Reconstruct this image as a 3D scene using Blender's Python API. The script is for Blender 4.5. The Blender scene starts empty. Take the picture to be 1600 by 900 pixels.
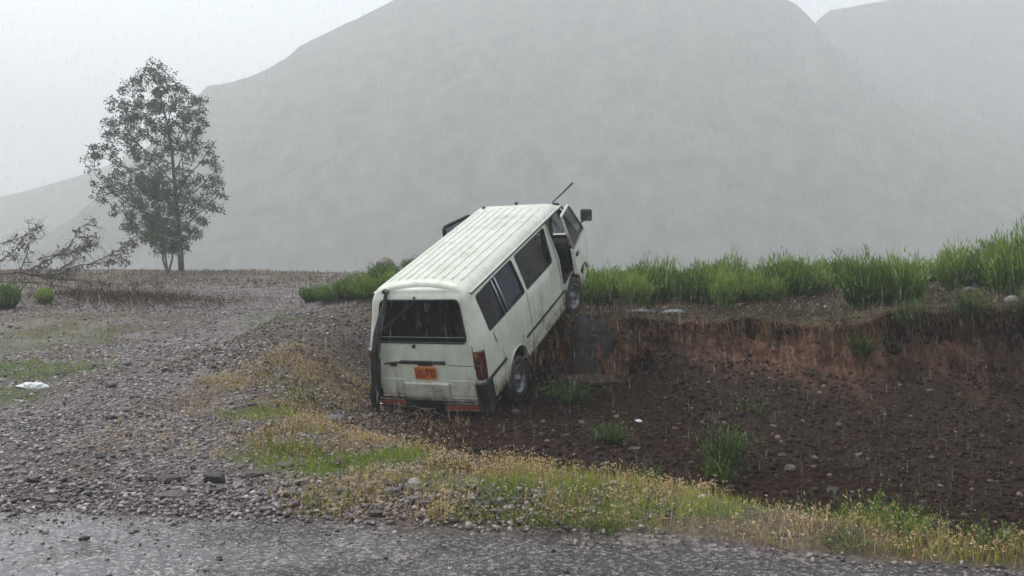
import bpy, bmesh, math, random
import numpy as np
from mathutils import Vector, Matrix, noise as mnoise

SC = bpy.context.scene
COL = SC.collection
RD = math.radians
random.seed(7)
RNG = np.random.default_rng(11)

# ------------------------------------------------------------------ camera, world, sun, exposure
cam_d = bpy.data.cameras.new('camera')
cam = bpy.data.objects.new('camera', cam_d); COL.objects.link(cam)
CAMZ = 1.65
cam.location = (0, 0, CAMZ)
FPX = 1400.0                                   # focal length in photo pixels (1600 wide)
cam_d.sensor_width = 36; cam_d.lens = 36*FPX/1600
cam.rotation_euler = (math.pi/2 - math.atan(60/FPX), 0, 0)
cam_d.clip_start = .1; cam_d.clip_end = 4000
SC.camera = cam

SUN_EL, SUN_AZ = RD(58), RD(-60)
world = bpy.data.worlds.new('World'); SC.world = world; world.use_nodes = True
nt = world.node_tree; bg = nt.nodes['Background']
sky = nt.nodes.new('ShaderNodeTexSky'); sky.sky_type = 'NISHITA'; sky.sun_disc = False
sky.sun_elevation = SUN_EL; sky.sun_rotation = SUN_AZ; sky.dust_density = 2; sky.air_density = 1.0
hs = nt.nodes.new('ShaderNodeHueSaturation'); hs.inputs['Saturation'].default_value = .30
nt.links.new(sky.outputs[0], hs.inputs['Color']); nt.links.new(hs.outputs[0], bg.inputs[0])
bg.inputs[1].default_value = .15
sl = bpy.data.lights.new('sun', 'SUN'); sl.energy = .9; sl.angle = RD(40); sl.color = (1, .965, .89)
so = bpy.data.objects.new('sun', sl); COL.objects.link(so)
so.rotation_euler = (RD(32), 0, RD(60) + math.pi)   # matches the sky's sun direction, soft overcast light
so.rotation_euler = Vector((math.sin(SUN_AZ)*math.cos(SUN_EL), math.cos(SUN_AZ)*math.cos(SUN_EL), math.sin(SUN_EL))).to_track_quat('Z', 'Y').to_euler()

SC.view_settings.view_transform = 'Standard'; SC.view_settings.look = 'None'
SC.view_settings.gamma = 1; SC.view_settings.exposure = 1.02
SC.view_settings.use_curve_mapping = False
SC.render.engine = 'CYCLES'
SC.cycles.use_denoising = True
SC.cycles.max_bounces = 6; SC.cycles.diffuse_bounces = 3; SC.cycles.transparent_max_bounces = 12
SC.cycles.volume_bounces = 3

# ------------------------------------------------------------------ helpers
def tag(o, label=None, cat=None, group=None, kind=None):
    if label: o['label'] = label
    if cat: o['category'] = cat
    if group: o['group'] = group
    if kind: o['kind'] = kind
    return o
def empty(name, loc=(0, 0, 0), rot=(0, 0, 0)):
    o = bpy.data.objects.new(name, None); COL.objects.link(o); o.location = loc; o.rotation_euler = rot
    o.empty_display_size = .2
    return o
def link(name, me, mat=None, parent=None, loc=None, rot=None, smooth=False):
    o = bpy.data.objects.new(name, me); COL.objects.link(o)
    if mat and not me.materials: me.materials.append(mat)
    if parent: o.parent = parent
    if loc is not None: o.location = loc
    if rot is not None: o.rotation_euler = rot
    if smooth:
        me.polygons.foreach_set('use_smooth', [True]*len(me.polygons))
    return o
def mesh_np(name, V, F, tone=None, smooth=False):
    """V (n,3); F (m,k) equal sized faces"""
    me = bpy.data.meshes.new(name)
    V = np.asarray(V, np.float32); F = np.asarray(F, np.int32)
    m, k = F.shape
    me.vertices.add(len(V)); me.vertices.foreach_set('co', V.ravel())
    me.loops.add(m*k); me.loops.foreach_set('vertex_index', F.ravel())
    me.polygons.add(m); me.polygons.foreach_set('loop_start', np.arange(0, m*k, k, dtype=np.int32))
    if smooth: me.polygons.foreach_set('use_smooth', np.ones(m, bool))
    if tone is not None:
        tone = np.asarray(tone, np.float32)
        if tone.ndim == 1: tone = np.stack([tone]*3, 1)
        a = me.color_attributes.new('tone', 'FLOAT_COLOR', 'POINT')
        a.data.foreach_set('color', np.concatenate([tone, np.ones((len(V), 1), np.float32)], 1).astype(np.float32).ravel())
    me.update(calc_edges=True); me.validate()
    return me
class MB:
    def __init__(s): s.v = []; s.f = []
    def add(s, vs, fs):
        n = len(s.v); s.v += [tuple(v) for v in vs]; s.f += [tuple(i+n for i in f) for f in fs]; return s
    def box(s, c, d, rot=None):
        vs = [Vector((x*d[0]/2, y*d[1]/2, z*d[2]/2)) for x in (-1, 1) for y in (-1, 1) for z in (-1, 1)]
        if rot is not None: vs = [rot @ v for v in vs]
        vs = [v+Vector(c) for v in vs]
        return s.add(vs, [(0, 1, 3, 2), (4, 6, 7, 5), (0, 4, 5, 1), (2, 3, 7, 6), (0, 2, 6, 4), (1, 5, 7, 3)])
    def tube(s, pts, rads, n=8, cap=True, flat=1.0, upv=(0, 0, 1)):
        pts = [Vector(p) for p in pts]; rings = []
        if not hasattr(rads, '__len__'): rads = [rads]*len(pts)
        for i, p in enumerate(pts):
            t = (pts[min(i+1, len(pts)-1)]-pts[max(i-1, 0)]).normalized()
            u = Vector(upv)
            if abs(t.dot(u)) > .95: u = Vector((1, 0, 0))
            a = t.cross(u).normalized(); b = t.cross(a).normalized()
            rings.append([p+(a*math.cos(2*math.pi*k/n)+b*math.sin(2*math.pi*k/n)*flat)*rads[i] for k in range(n)])
        vs = [v for r in rings for v in r]; fs = []
        for i in range(len(pts)-1):
            for k in range(n):
                k2 = (k+1) % n; fs.append((i*n+k, i*n+k2, (i+1)*n+k2, (i+1)*n+k))
        if cap: fs += [tuple(range(n))[::-1], tuple((len(pts)-1)*n+k for k in range(n))]
        return s.add(vs, fs)
    def prism(s, poly, axis, a, b):
        """poly list of 2D pts; axis 'x'|'y'|'z' extrude from a to b"""
        def P(p, h):
            return {'x': (h, p[0], p[1]), 'y': (p[0], h, p[1]), 'z': (p[0], p[1], h)}[axis]
        n = len(poly); vs = [P(p, a) for p in poly]+[P(p, b) for p in poly]
        fs = [tuple(range(n)), tuple(range(n, 2*n))[::-1]]+[(i, (i+1) % n, n+(i+1) % n, n+i)[::-1] for i in range(n)]
        return s.add(vs, fs)
    def lathe(s, prof, c, axis='y', n=28):
        """prof [(offset along axis, radius)]"""
        vs = []; fs = []
        for (o, r) in prof:
            for k in range(n):
                a = 2*math.pi*k/n; ca, sa = math.cos(a)*r, math.sin(a)*r
                vs.append((c[0]+ca, c[1]+o, c[2]+sa) if axis == 'y' else (c[0]+o, c[1]+ca, c[2]+sa))
        for i in range(len(prof)-1):
            for k in range(n):
                k2 = (k+1) % n; fs.append((i*n+k, i*n+k2, (i+1)*n+k2, (i+1)*n+k))
        return s.add(vs, fs)
    def mesh(s, name):
        me = bpy.data.meshes.new(name); me.from_pydata(s.v, [], s.f)
        bm = bmesh.new(); bm.from_mesh(me); bmesh.ops.recalc_face_normals(bm, faces=bm.faces); bm.to_mesh(me); bm.free()
        return me
    def build(s, name, mat, parent=None, bevel=0, smooth=False, seg=2, angle=40):
        me = s.mesh(name); o = link(name, me, mat, parent)
        if smooth: me.polygons.foreach_set('use_smooth', [True]*len(me.polygons))
        if bevel:
            m = o.modifiers.new('bevel', 'BEVEL'); m.width = bevel; m.segments = seg; m.limit_method = 'ANGLE'; m.angle_limit = RD(angle)
        return o
def rounded(poly, r, k=4):
    """round the corners of a 2D polygon"""
    out = []; n = len(poly)
    for i in range(n):
        p0, p, p1 = (Vector(poly[(i-1) % n]), Vector(poly[i]), Vector(poly[(i+1) % n]))
        a = (p0-p); b = (p1-p); d = min(r, a.length*.45, b.length*.45)
        A = p+a.normalized()*d; B = p+b.normalized()*d
        for j in range(k+1):
            t = j/k; out.append(tuple(A*(1-t)**2+p*2*t*(1-t)+B*t*t))
    return out

# ------------------------------------------------------------------ materials
def mat(name, col=(.5, .5, .5), rough=.6, metal=0, spec=.5, coat=0, bump=0, bscale=20, var=0, vscale=4, alpha=1, trans=0):
    m = bpy.data.materials.new(name); m.use_nodes = True; t = m.node_tree; b = t.nodes['Principled BSDF']
    b.inputs['Base Color'].default_value = (*col, 1); b.inputs['Roughness'].default_value = rough
    b.inputs['Metallic'].default_value = metal; b.inputs['Specular IOR Level'].default_value = spec
    b.inputs['Coat Weight'].default_value = coat
    if trans: b.inputs['Transmission Weight'].default_value = trans
    if var:
        tc = t.nodes.new('ShaderNodeTexCoord'); nz = t.nodes.new('ShaderNodeTexNoise'); nz.inputs['Scale'].default_value = vscale; nz.inputs['Detail'].default_value = 6
        t.links.new(tc.outputs['Object'], nz.inputs['Vector'])
        r = t.nodes.new('ShaderNodeValToRGB'); r.color_ramp.elements[0].position = .35; r.color_ramp.elements[1].position = .68
        r.color_ramp.elements[0].color = (*[c*(1-var) for c in col], 1); r.color_ramp.elements[1].color = (*[min(1, c*(1+var)) for c in col], 1)
        t.links.new(nz.outputs[0], r.inputs[0]); t.links.new(r.outputs[0], b.inputs['Base Color'])
    if bump:
        tc = t.nodes.new('ShaderNodeTexCoord'); nz = t.nodes.new('ShaderNodeTexNoise'); nz.inputs['Scale'].default_value = bscale; nz.inputs['Detail'].default_value = 5
        t.links.new(tc.outputs['Object'], nz.inputs['Vector'])
        bp = t.nodes.new('ShaderNodeBump'); bp.inputs['Strength'].default_value = bump; bp.inputs['Distance'].default_value = .02
        t.links.new(nz.outputs[0], bp.inputs['Height']); t.links.new(bp.outputs[0], b.inputs['Normal'])
    return m
def nodes(m): return m.node_tree, m.node_tree.nodes['Principled BSDF']
def N(t, typ, **kw):
    n = t.nodes.new(typ)
    for k, v in kw.items():
        if k in n.inputs.keys(): n.inputs[k].default_value = v
        else: setattr(n, k, v)
    return n
def ramp(t, src, stops):
    r = t.nodes.new('ShaderNodeValToRGB'); e = r.color_ramp.elements
    while len(e) < len(stops): e.new(.5)
    for i, (p, c) in enumerate(stops): e[i].position = p; e[i].color = (*c, 1) if len(c) == 3 else c
    t.links.new(src, r.inputs[0]); return r
def tone_mat(name, stops, rough=.7, spec=.3, transl=0, noise=0, nscale=30, scale_tex=True):
    """material whose colour comes from the per-piece attribute 'tone' (R) along a ramp"""
    m = bpy.data.materials.new(name); m.use_nodes = True; t, b = nodes(m)
    at = N(t, 'ShaderNodeAttribute', attribute_name='tone')
    sp = N(t, 'ShaderNodeSeparateColor'); t.links.new(at.outputs['Color'], sp.inputs[0])
    src = sp.outputs[0]
    if noise:
        tc = N(t, 'ShaderNodeNewGeometry'); nz = N(t, 'ShaderNodeTexNoise', Scale=nscale, Detail=4.0)
        t.links.new(tc.outputs['Position'], nz.inputs['Vector'])
        ma = N(t, 'ShaderNodeMath', operation='MULTIPLY_ADD'); ma.inputs[1].default_value = noise; t.links.new(nz.outputs[0], ma.inputs[0])
        ad = N(t, 'ShaderNodeMath', operation='SUBTRACT'); ad.inputs[1].default_value = noise*.5
        t.links.new(src, ma.inputs[2]); t.links.new(ma.outputs[0], ad.inputs[0]); src = ad.outputs[0]
    r = ramp(t, src, stops); t.links.new(r.outputs[0], b.inputs['Base Color'])
    b.inputs['Roughness'].default_value = rough; b.inputs['Specular IOR Level'].default_value = spec
    if transl:
        tr = N(t, 'ShaderNodeBsdfTranslucent'); t.links.new(r.outputs[0], tr.inputs[0])
        mx = N(t, 'ShaderNodeMixShader'); mx.inputs[0].default_value = transl
        out = t.nodes['Material Output']; t.links.new(b.outputs[0], mx.inputs[1]); t.links.new(tr.outputs[0], mx.inputs[2]); t.links.new(mx.outputs[0], out.inputs[0])
    return m

# ------------------------------------------------------------------ terrain
#TERRAIN-BEGIN
def sst(a, b, x):
    t = np.clip((x-a)/(b-a), 0, 1); return t*t*(3-2*t)
def vnoise(x, y, seed=0):
    """smooth value noise, vectorised"""
    xi = np.floor(x).astype(np.int64); yi = np.floor(y).astype(np.int64); xf = x-xi; yf = y-yi
    def h(a, b):
        n = (a*374761393+b*668265263+seed*974711) & 0x7fffffff
        n = ((n ^ (n >> 13))*1274126177) & 0x7fffffff
        return ((n ^ (n >> 16)) & 0xffff)/65535.0
    u = xf*xf*(3-2*xf); v = yf*yf*(3-2*yf)
    return (h(xi, yi)*(1-u)+h(xi+1, yi)*u)*(1-v)+(h(xi, yi+1)*(1-u)+h(xi+1, yi+1)*u)*v
def fbm(x, y, o=4, seed=0):
    s = 0; a = .5; n = 0
    for i in range(o):
        s = s+a*vnoise(x*2**i, y*2**i, seed+i); n += a; a *= .5
    return s/n-.5
ROAD_X = [-60, -8, -6, -3.2, .4, 2.5, 4, 7, 60]; ROAD_Y = [6.4, 6.3, 6.0, 5.62, 5.1, 4.55, 4.05, 3.4, -4]
def road_edge(x): return np.interp(x, ROAD_X, ROAD_Y)+.12*fbm(x*1.3, x*0+3.3, 3, 5)
LIP_X = [-6, -3, -.4, 1.1, 2.0, 3, 5, 7, 10, 16, 40]; LIP_Y = [17.5, 16, 15.0, 14.2, 14.05, 13.6, 12.55, 11.9, 10.4, 7.5, -2]
def lip_y(x): return np.interp(x, LIP_X, LIP_Y)+.45*fbm(x*1.1, x*0+9.1, 4, 2)*sst(1.0, 2.2, x)+.1*fbm(x*1.1, x*0+2.1, 2, 3)
def floor_z(x, y=10.5): return np.interp(x, [-3, -1, 0, 2, 5, 8, 14, 30], [-.5, -.53, -.5, -.6, -.78, -.95, -1.0, -1.0])+.15*sst(.9, 2.6, x)*np.clip(y-10.8, -4.5, 3)
def top_z(x, y):
    z = np.interp(x, [-6, -2, 1, 3, 5, 7, 10, 20], [.45, .5, .56, .63, .76, .93, 1.1, 1.4])-.17*np.exp(-((x-4.3)/.75)**2)*np.exp(-np.clip(y-lip_y(x), 0, 9)/.9)+.10*fbm(x*1.4, y*.8, 3, 7)*sst(1.4, 2.5, x)
    return z+.003*np.clip(y-lip_y(x), -2, 20)
def pit_mask(x, y):
    xc = np.interp(y, [5, 6.3, 7, 8, 9, 10, 12, 15, 18], [2.4, 1.1, .1, -1.0, -1.8, -2.15, -2.6, -2.8, -2.8])
    w = np.interp(y, [5, 8, 12, 15], [.6, .9, .8, .6])
    m = sst(xc-w, xc+w, x)
    ye = road_edge(x)+np.interp(x, [0, 1, 2, 3], [1.0, .70, .38, .30])
    return m*sst(ye, ye+np.interp(x, [0, 3, 8], [1.7, 1.0, .9]), y)
def height(x, y, detail=True):
    x = np.asarray(x, float); y = np.asarray(y, float)
    yr = road_edge(x)
    track = .021*np.clip(y-5.8, 0, 60)
    h = track
    # shallow berm to the left of the track
    h = h+.30*np.exp(-((x+10.5)/3.2)**2-((y-20)/4.5)**2)
    # verge crown
    h = h+.06*np.exp(-((y-yr-.7)/.45)**2)*sst(-2.5, 0, x)
    tp = top_z(x, y)
    ly = lip_y(x)
    b = sst(0, 1, (y-ly)/np.interp(x, [-6, -3, -1.2, 0], [4.0, 2.6, .9, .12]))
    left = sst(-5.2, -2.2, x)
    m = pit_mask(x, y)*(1-b)
    h = h*(1-m)+floor_z(x, y)*m
    plateau = np.maximum(tp, h)
    h = h*(1-b*left)+plateau*b*left
    h = h+.72*np.exp(-((x+1.2)/3.3)**2-((y-22)/4.0)**2)
    # the plateau drops to the valley
    cy = np.interp(x, [-60, -12, -3, 3, 8, 60], [48, 40, 36, 25, 21, 21])
    h = h-.30*np.clip(y-cy, 0, 110)-.0*x
    h = h-.02*np.clip(-y-10, 0, 400)*0
    if detail:
        rough = .5+.5*sst(0, .5, y-yr)
        off = sst(-.2, .3, y-yr)
        h = h+off*(.10*fbm(x*.55, y*.55, 3, 20)+.07*fbm(x*2.1, y*2.1, 3, 30)+.022*fbm(x*7, y*7, 2, 40)*rough)
    return h
#TERRAIN-END
def axis(segs):
    out = [segs[0][0]]
    for a, b, d in segs:
        n = max(1, int(round((b-a)/d))); out += list(np.linspace(a, b, n+1)[1:])
    return np.array(out)
def grid_mesh(name, X, Y, Z, tone=None, smooth=True):
    ny, nx = X.shape
    V = np.stack([X.ravel(), Y.ravel(), Z.ravel()], 1)
    i = np.arange(ny*nx).reshape(ny, nx)
    F = np.stack([i[:-1, :-1].ravel(), i[:-1, 1:].ravel(), i[1:, 1:].ravel(), i[1:, :-1].ravel()], 1)
    return mesh_np(name, V, F, tone.reshape(-1, 3) if tone is not None else None, smooth)
def hz(x, y): return float(height(np.array([x]), np.array([y]))[0])

# vegetation zones (used both for the soil colour and for planting)
# patches: centre x, y, radius x, radius y, weight
GREENP = [(-6.2, 11.4, 1.1, .8, 1), (-5.8, 9.3, .8, .8, .9), (-1.25, 6.75, .42, .32, 1), (-.9, 6.9, .3, .25, 1), (.3, 5.85, .8, .2, .8), (1.1, 5.45, .7, .2, .7),
          (-2.4, 8.8, .35, .7, .6), (-1.9, 7.1, .3, .3, .6), (-2.6, 10.6, .5, .9, .4), (-4.6, 17, 1.0, 1.6, .35), (-8, 14, 1.6, 2.4, .5)]
DRYP = [(-1.75, 7.2, .5, .4, .75), (-1.9, 8.3, .45, .6, .6), (-.55, 7.3, .5, .35, .9), (-.2, 6.5, .6, .4, 1), (.3, 6.1, .7, .35, 1), (1.0, 5.8, .7, .35, 1), (1.75, 5.15, .6, .22, 1), (2.5, 4.75, .6, .2, .9), (-1.9, 7.8, .45, .5, .6), (-2.4, 9.4, .45, .9, .65), (-1.2, 7.6, .4, .4, .55), (-1.6, 8.7, .4, .7, .6),
        (-2.2, 9.6, .5, 1.1, .5), (-2.8, 13.2, 1.0, 2.6, .75), (-3.2, 10.6, .7, 1.6, .6), (-5.2, 10.2, .5, .9, .6), (-8.5, 15, 2.2, 3, .75), (-6.8, 12.0, .8, 1.2, .5), (-4.6, 13.5, .5, 1.5, .3), (-6.0, 7.8, .6, .8, .4), (-3.8, 15.5, 1.0, 2, .4)]
def patches(P, x, y):
    s = 0
    for (cx, cy, rx, ry, w) in P: s = np.maximum(s, w*np.exp(-((x-cx)/rx)**2-((y-cy)/ry)**2))
    return s
def zones(x, y):
    """R greenness, G dryness, B reddish pit soil"""
    g = patches(GREENP, x, y); d = patches(DRYP, x, y)
    far = sst(24, 33, y)*.75+.4*sst(-6.8, -9.5, -(-x))*0
    yr = road_edge(x)
    vw = np.interp(x, [0, 1, 2, 3], [1.1, .75, .43, .35]); verge = sst(.0, .15, y-yr)*(1-sst(vw-.1, vw+.35, y-yr))*sst(-2.0, -.6, x)
    d = np.maximum(d, verge*.8); d = np.maximum(d, far)
    b = np.maximum(pit_mask(x-.9*sst(1.0, -1.0, x), y), sst(-3.5, -1.5, x)*sst(-1.5, 0, y-lip_y(x))*.8)
    n = fbm(x*1.6, y*1.6, 3, 60)
    return np.clip(g+n*.4*(g > .05), 0, 1), np.clip(d+n*.5*(d > .05), 0, 1), np.clip(b, 0, 1)

xs = axis([(-500, -60, 22), (-60, -16, 2), (-16, -7, .2), (-7, 8.5, .065), (8.5, 16, .2), (16, 60, 2), (60, 500, 22)])
ys = axis([(-300, -8, 20), (-8, 3.4, .8), (3.4, 14, .06), (14, 22, .1), (22, 46, .25), (46, 100, 3), (100, 800, 25)])
GX, GY = np.meshgrid(xs, ys)
GZ = height(GX, GY)
zg, zd, zb = zones(GX, GY)
TONE = np.stack([zg, zd, zb], -1)

m_ground = bpy.data.materials.new('wet_stony_soil'); m_ground.use_nodes = True
t, b = nodes(m_ground)
geo = N(t, 'ShaderNodeNewGeometry')
at = N(t, 'ShaderNodeAttribute', attribute_name='tone'); sp = N(t, 'ShaderNodeSeparateColor'); t.links.new(at.outputs['Color'], sp.inputs[0])
vor = N(t, 'ShaderNodeTexVoronoi', Scale=26.0); t.links.new(geo.outputs['Position'], vor.inputs['Vector'])
spv = N(t, 'ShaderNodeSeparateColor'); t.links.new(vor.outputs['Color'], spv.inputs[0])
track_c = ramp(t, spv.outputs[0], [(0, (.03, .026, .028)), (.3, (.075, .062, .062)), (.55, (.135, .112, .112)), (.8, (.21, .178, .172)), (1, (.31, .27, .255))])
nz1 = N(t, 'ShaderNodeTexNoise', Scale=1.3, Detail=6.0); t.links.new(geo.outputs['Position'], nz1.inputs['Vector'])
soil_c = ramp(t, nz1.outputs[0], [(.3, (.04, .028, .022)), (.5, (.065, .046, .036)), (.7, (.10, .078, .062))])
mx0 = N(t, 'ShaderNodeMix', data_type='RGBA'); mr = N(t, 'ShaderNodeMapRange'); mr.inputs[1].default_value = .42; mr.inputs[2].default_value = .66; mr.inputs[3].default_value = .15; mr.inputs[4].default_value = .75
t.links.new(nz1.outputs[0], mr.inputs[0]); t.links.new(mr.outputs[0], mx0.inputs[0]); t.links.new(track_c.outputs[0], mx0.inputs[6]); t.links.new(soil_c.outputs[0], mx0.inputs[7])
def layer(prev, fac, src_col, gain=1.0):
    nz = N(t, 'ShaderNodeTexNoise', Scale=9.0, Detail=5.0); t.links.new(geo.outputs['Position'], nz.inputs['Vector'])
    ad = N(t, 'ShaderNodeMath', operation='MULTIPLY_ADD'); ad.inputs[1].default_value = .9; t.links.new(nz.outputs[0], ad.inputs[0]); ad.inputs[2].default_value = -.45
    a2 = N(t, 'ShaderNodeMath', operation='ADD'); t.links.new(fac, a2.inputs[0]); t.links.new(ad.outputs[0], a2.inputs[1])
    ml = N(t, 'ShaderNodeMapRange'); ml.inputs[1].default_value = .15; ml.inputs[2].default_value = .6; ml.inputs[4].default_value = gain; t.links.new(a2.outputs[0], ml.inputs[0])
    mx = N(t, 'ShaderNodeMix', data_type='RGBA'); t.links.new(ml.outputs[0], mx.inputs[0]); t.links.new(prev, mx.inputs[6]); t.links.new(src_col, mx.inputs[7]); return mx.outputs[2]
nz2 = N(t, 'ShaderNodeTexNoise', Scale=14.0, Detail=6.0); t.links.new(geo.outputs['Position'], nz2.inputs['Vector'])
red_c = ramp(t, nz2.outputs[0], [(.3, (.010, .006, .004)), (.55, (.026, .013, .009)), (.75, (.060, .033, .021))])
dry_c = ramp(t, nz2.outputs[0], [(.3, (.05, .036, .02)), (.6, (.115, .085, .045)), (.8, (.19, .145, .08))])
grn_c = ramp(t, nz2.outputs[0], [(.3, (.03, .045, .012)), (.6, (.065, .09, .025)), (.8, (.12, .14, .05))])
c = layer(mx0.outputs[2], sp.outputs[2], red_c.outputs[0]); c = layer(c, sp.outputs[1], dry_c.outputs[0], .85); c = layer(c, sp.outputs[0], grn_c.outputs[0], .9)
t.links.new(c, b.inputs['Base Color'])
rr = ramp(t, nz1.outputs[0], [(.35, (.42,)*3), (.6, (.75,)*3)]); t.links.new(rr.outputs[0], b.inputs['Roughness'])
spb = ramp(t, sp.outputs[2], [(.1, (.3,)*3), (.7, (.05,)*3)]); t.links.new(spb.outputs[0], b.inputs['Specular IOR Level'])
bp = N(t, 'ShaderNodeBump', Strength=.9, Distance=.03); t.links.new(vor.outputs['Distance'], bp.inputs['Height'])
bp2 = N(t, 'ShaderNodeBump', Strength=.6, Distance=.03); t.links.new(nz2.outputs[0], bp2.inputs['Height']); t.links.new(bp.outputs[0], bp2.inputs['Normal']); t.links.new(bp2.outputs[0], b.inputs['Normal'])

g = link('ground', grid_mesh('ground', GX, GY, GZ, TONE), m_ground); tag(g, 'stony wet ground with a rutted track climbing left and a dug out pit', kind='structure')

# road: a sheet a few mm above the ground
m_road = bpy.data.materials.new('wet_asphalt'); m_road.use_nodes = True
t, b = nodes(m_road); geo = N(t, 'ShaderNodeNewGeometry')
vr = N(t, 'ShaderNodeTexVoronoi', Scale=58.0); t.links.new(geo.outputs['Position'], vr.inputs['Vector'])
spr = N(t, 'ShaderNodeSeparateColor'); t.links.new(vr.outputs['Color'], spr.inputs[0])
agg = ramp(t, spr.outputs[0], [(0, (.015, .013, .015)), (.35, (.03, .026, .027)), (.7, (.085, .073, .074)), (1, (.31, .27, .26))])
t.links.new(agg.outputs[0], b.inputs['Base Color'])
pn = N(t, 'ShaderNodeTexNoise', Scale=.8, Detail=7.0, Roughness=.65); t.links.new(geo.outputs['Position'], pn.inputs['Vector'])
sx = N(t, 'ShaderNodeSeparateXYZ'); t.links.new(geo.outputs['Position'], sx.inputs[0])
mrx = N(t, 'ShaderNodeMapRange'); mrx.inputs[1].default_value = -3.6; mrx.inputs[2].default_value = .6; mrx.inputs[3].default_value = .17; mrx.inputs[4].default_value = -.10; t.links.new(sx.outputs[0], mrx.inputs[0])
pa = N(t, 'ShaderNodeMath', operation='ADD'); t.links.new(pn.outputs[0], pa.inputs[0]); t.links.new(mrx.outputs[0], pa.inputs[1])
rrr = ramp(t, pa.outputs[0], [(.47, (.42,)*3), (.60, (.07,)*3)]); t.links.new(rrr.outputs[0], b.inputs['Roughness'])
bs = ramp(t, pa.outputs[0], [(.47, (1.0,)*3), (.60, (.12,)*3)])
spn = N(t, 'ShaderNodeTexNoise', Scale=60.0, Detail=3.0); t.links.new(geo.outputs['Position'], spn.inputs['Vector'])
ba = N(t, 'ShaderNodeMath', operation='ADD'); t.links.new(vr.outputs['Distance'], ba.inputs[0]); t.links.new(spn.outputs[0], ba.inputs[1])
bpr = N(t, 'ShaderNodeBump', Distance=.02); t.links.new(ba.outputs[0], bpr.inputs['Height']); t.links.new(bs.outputs[0], bpr.inputs['Strength']); t.links.new(bpr.outputs[0], b.inputs['Normal'])
srx = ramp(t, pa.outputs[0], [(.47, (.5,)*3), (.60, (1.0,)*3)]); t.links.new(srx.outputs[0], b.inputs['Specular IOR Level'])
rx = axis([(-60, -9, 3), (-9, 9, .07), (9, 60, 3)])
tt = np.concatenate([[-12, -8, -5, -3.5], -np.linspace(3, 0, 30)])
RX = np.repeat(rx[None], len(tt), 0); RY = road_edge(rx)[None]+tt[:, None]+.22*fbm(rx*4, rx*0, 4, 77)[None]*(tt[:, None] > -.5)
RY = np.where(tt[:, None] < -3.2, tt[:, None]+2.5, RY) if False else RY
RZ = .006+.0*RX+np.where(tt[:, None] > -.05, -.004, 0)
tag(link('road', grid_mesh('road', RX, RY, RZ), m_road), 'wet grey asphalt road crossing the foreground', kind='structure')

# cut bank face: displaced surface from the lip down to the pit floor
bx = axis([(-1.9, 13, .028)]); nb = 86
bt = np.linspace(0, 1, nb)
# profile: (u along depth from lip outwards (towards camera), w = 0 floor .. 1 top)
pu = np.interp(bt, [0, .05, .12, .5, .62, 1], [-.45, -.10, 0.03, .16, .35, 1.7])
pw = np.interp(bt, [0, .05, .12, .5, .62, 1], [1.0, 1.0, .95, .46, .36, -.03])
BX, BT = np.meshgrid(bx, bt)
steep = np.interp(BX, [-1, 2.1, 2.5, 13], [1, 1, 0, 0])         # near the van the face is sheer down to the floor
PU = np.interp(BT, [0, .05, .12, .42, .55, 1], [-.45, -.10, 0.03, .20, .55, 3.6])*(1-steep)+np.interp(BT, [0, .05, .12, .5, .8, 1], [-.45, -.12, 0.02, .08, .16, .7])*steep
PW = np.interp(BT, [0, .05, .12, .42, .55, 1], [1.0, 1.0, .95, .46, .33, -.04])*(1-steep)+np.interp(BT, [0, .05, .12, .5, .8, 1], [1.0, 1.0, .95, .5, .05, -.03])*steep
LY = lip_y(BX); TZ = height(BX, LY+.5, False); FZ = floor_z(BX, LY-PU)
face = sst(.05, .2, BT)*(1-sst(.8, 1, BT))
gull = .60*fbm(BX*1.3, BT*1.2, 3, 100)+.34*fbm(BX*4.5, BT*2.2, 4, 110)+.13*fbm(BX*17, BT*14, 3, 120)-.10*sst(.10, .2, BT)*(1-sst(.25, .45, BT))*(fbm(BX*.8, BT*0, 2, 103)+.6)*-1.6
talus = sst(.42, .58, BT)*(1-steep)
gull = gull*(1-.5*talus)+talus*.10*fbm(BX*9, BT*22, 3, 125)
BY = LY-PU+gull*face-.0
BZ = FZ+(TZ-FZ)*PW+.05*fbm(BX*3, BT*9, 3, 130)*face+.02*(1-face)+.09*fbm(BX*1.7, BT*0, 3, 131)*(1-sst(.1, .3, BT))
soilr = np.maximum(sst(.34, .62, BT+.55*fbm(BX*1.3, BT*3, 4, 140)-.35*steep*sst(.4, .6, BT)), .75*sst(4.8, 6.2, BX+2.2*fbm(BX*1.5, BT*2, 3, 143)))  # right end: upper face darkened and less red, its shading put into the colour
BTN = np.stack([soilr, BT, sst(.14, .05, BT)*0+ (1-sst(.04, .17, BT+.12*fbm(BX*7, BT, 2, 150)))], -1)
m_bank = bpy.data.materials.new('red_clay_bank'); m_bank.use_nodes = True
t, b = nodes(m_bank); geo = N(t, 'ShaderNodeNewGeometry')
at = N(t, 'ShaderNodeAttribute', attribute_name='tone'); sp = N(t, 'ShaderNodeSeparateColor'); t.links.new(at.outputs['Color'], sp.inputs[0])
mp = N(t, 'ShaderNodeMapping'); mp.inputs['Scale'].default_value = (12, 5, 1.1); t.links.new(geo.outputs['Position'], mp.inputs[0])
na = N(t, 'ShaderNodeTexNoise', Scale=1.6, Detail=7.0, Roughness=.65); t.links.new(mp.outputs[0], na.inputs['Vector'])
nb2 = N(t, 'ShaderNodeTexNoise', Scale=26.0, Detail=5.0); t.links.new(geo.outputs['Position'], nb2.inputs['Vector'])
clay = ramp(t, na.outputs[0], [(.28, (.028, .015, .010)), (.5, (.105, .054, .033)), (.70, (.23, .128, .080))])
rub = ramp(t, nb2.outputs[0], [(.3, (.011, .007, .005)), (.55, (.030, .018, .013)), (.75, (.065, .042, .031))])
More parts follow.
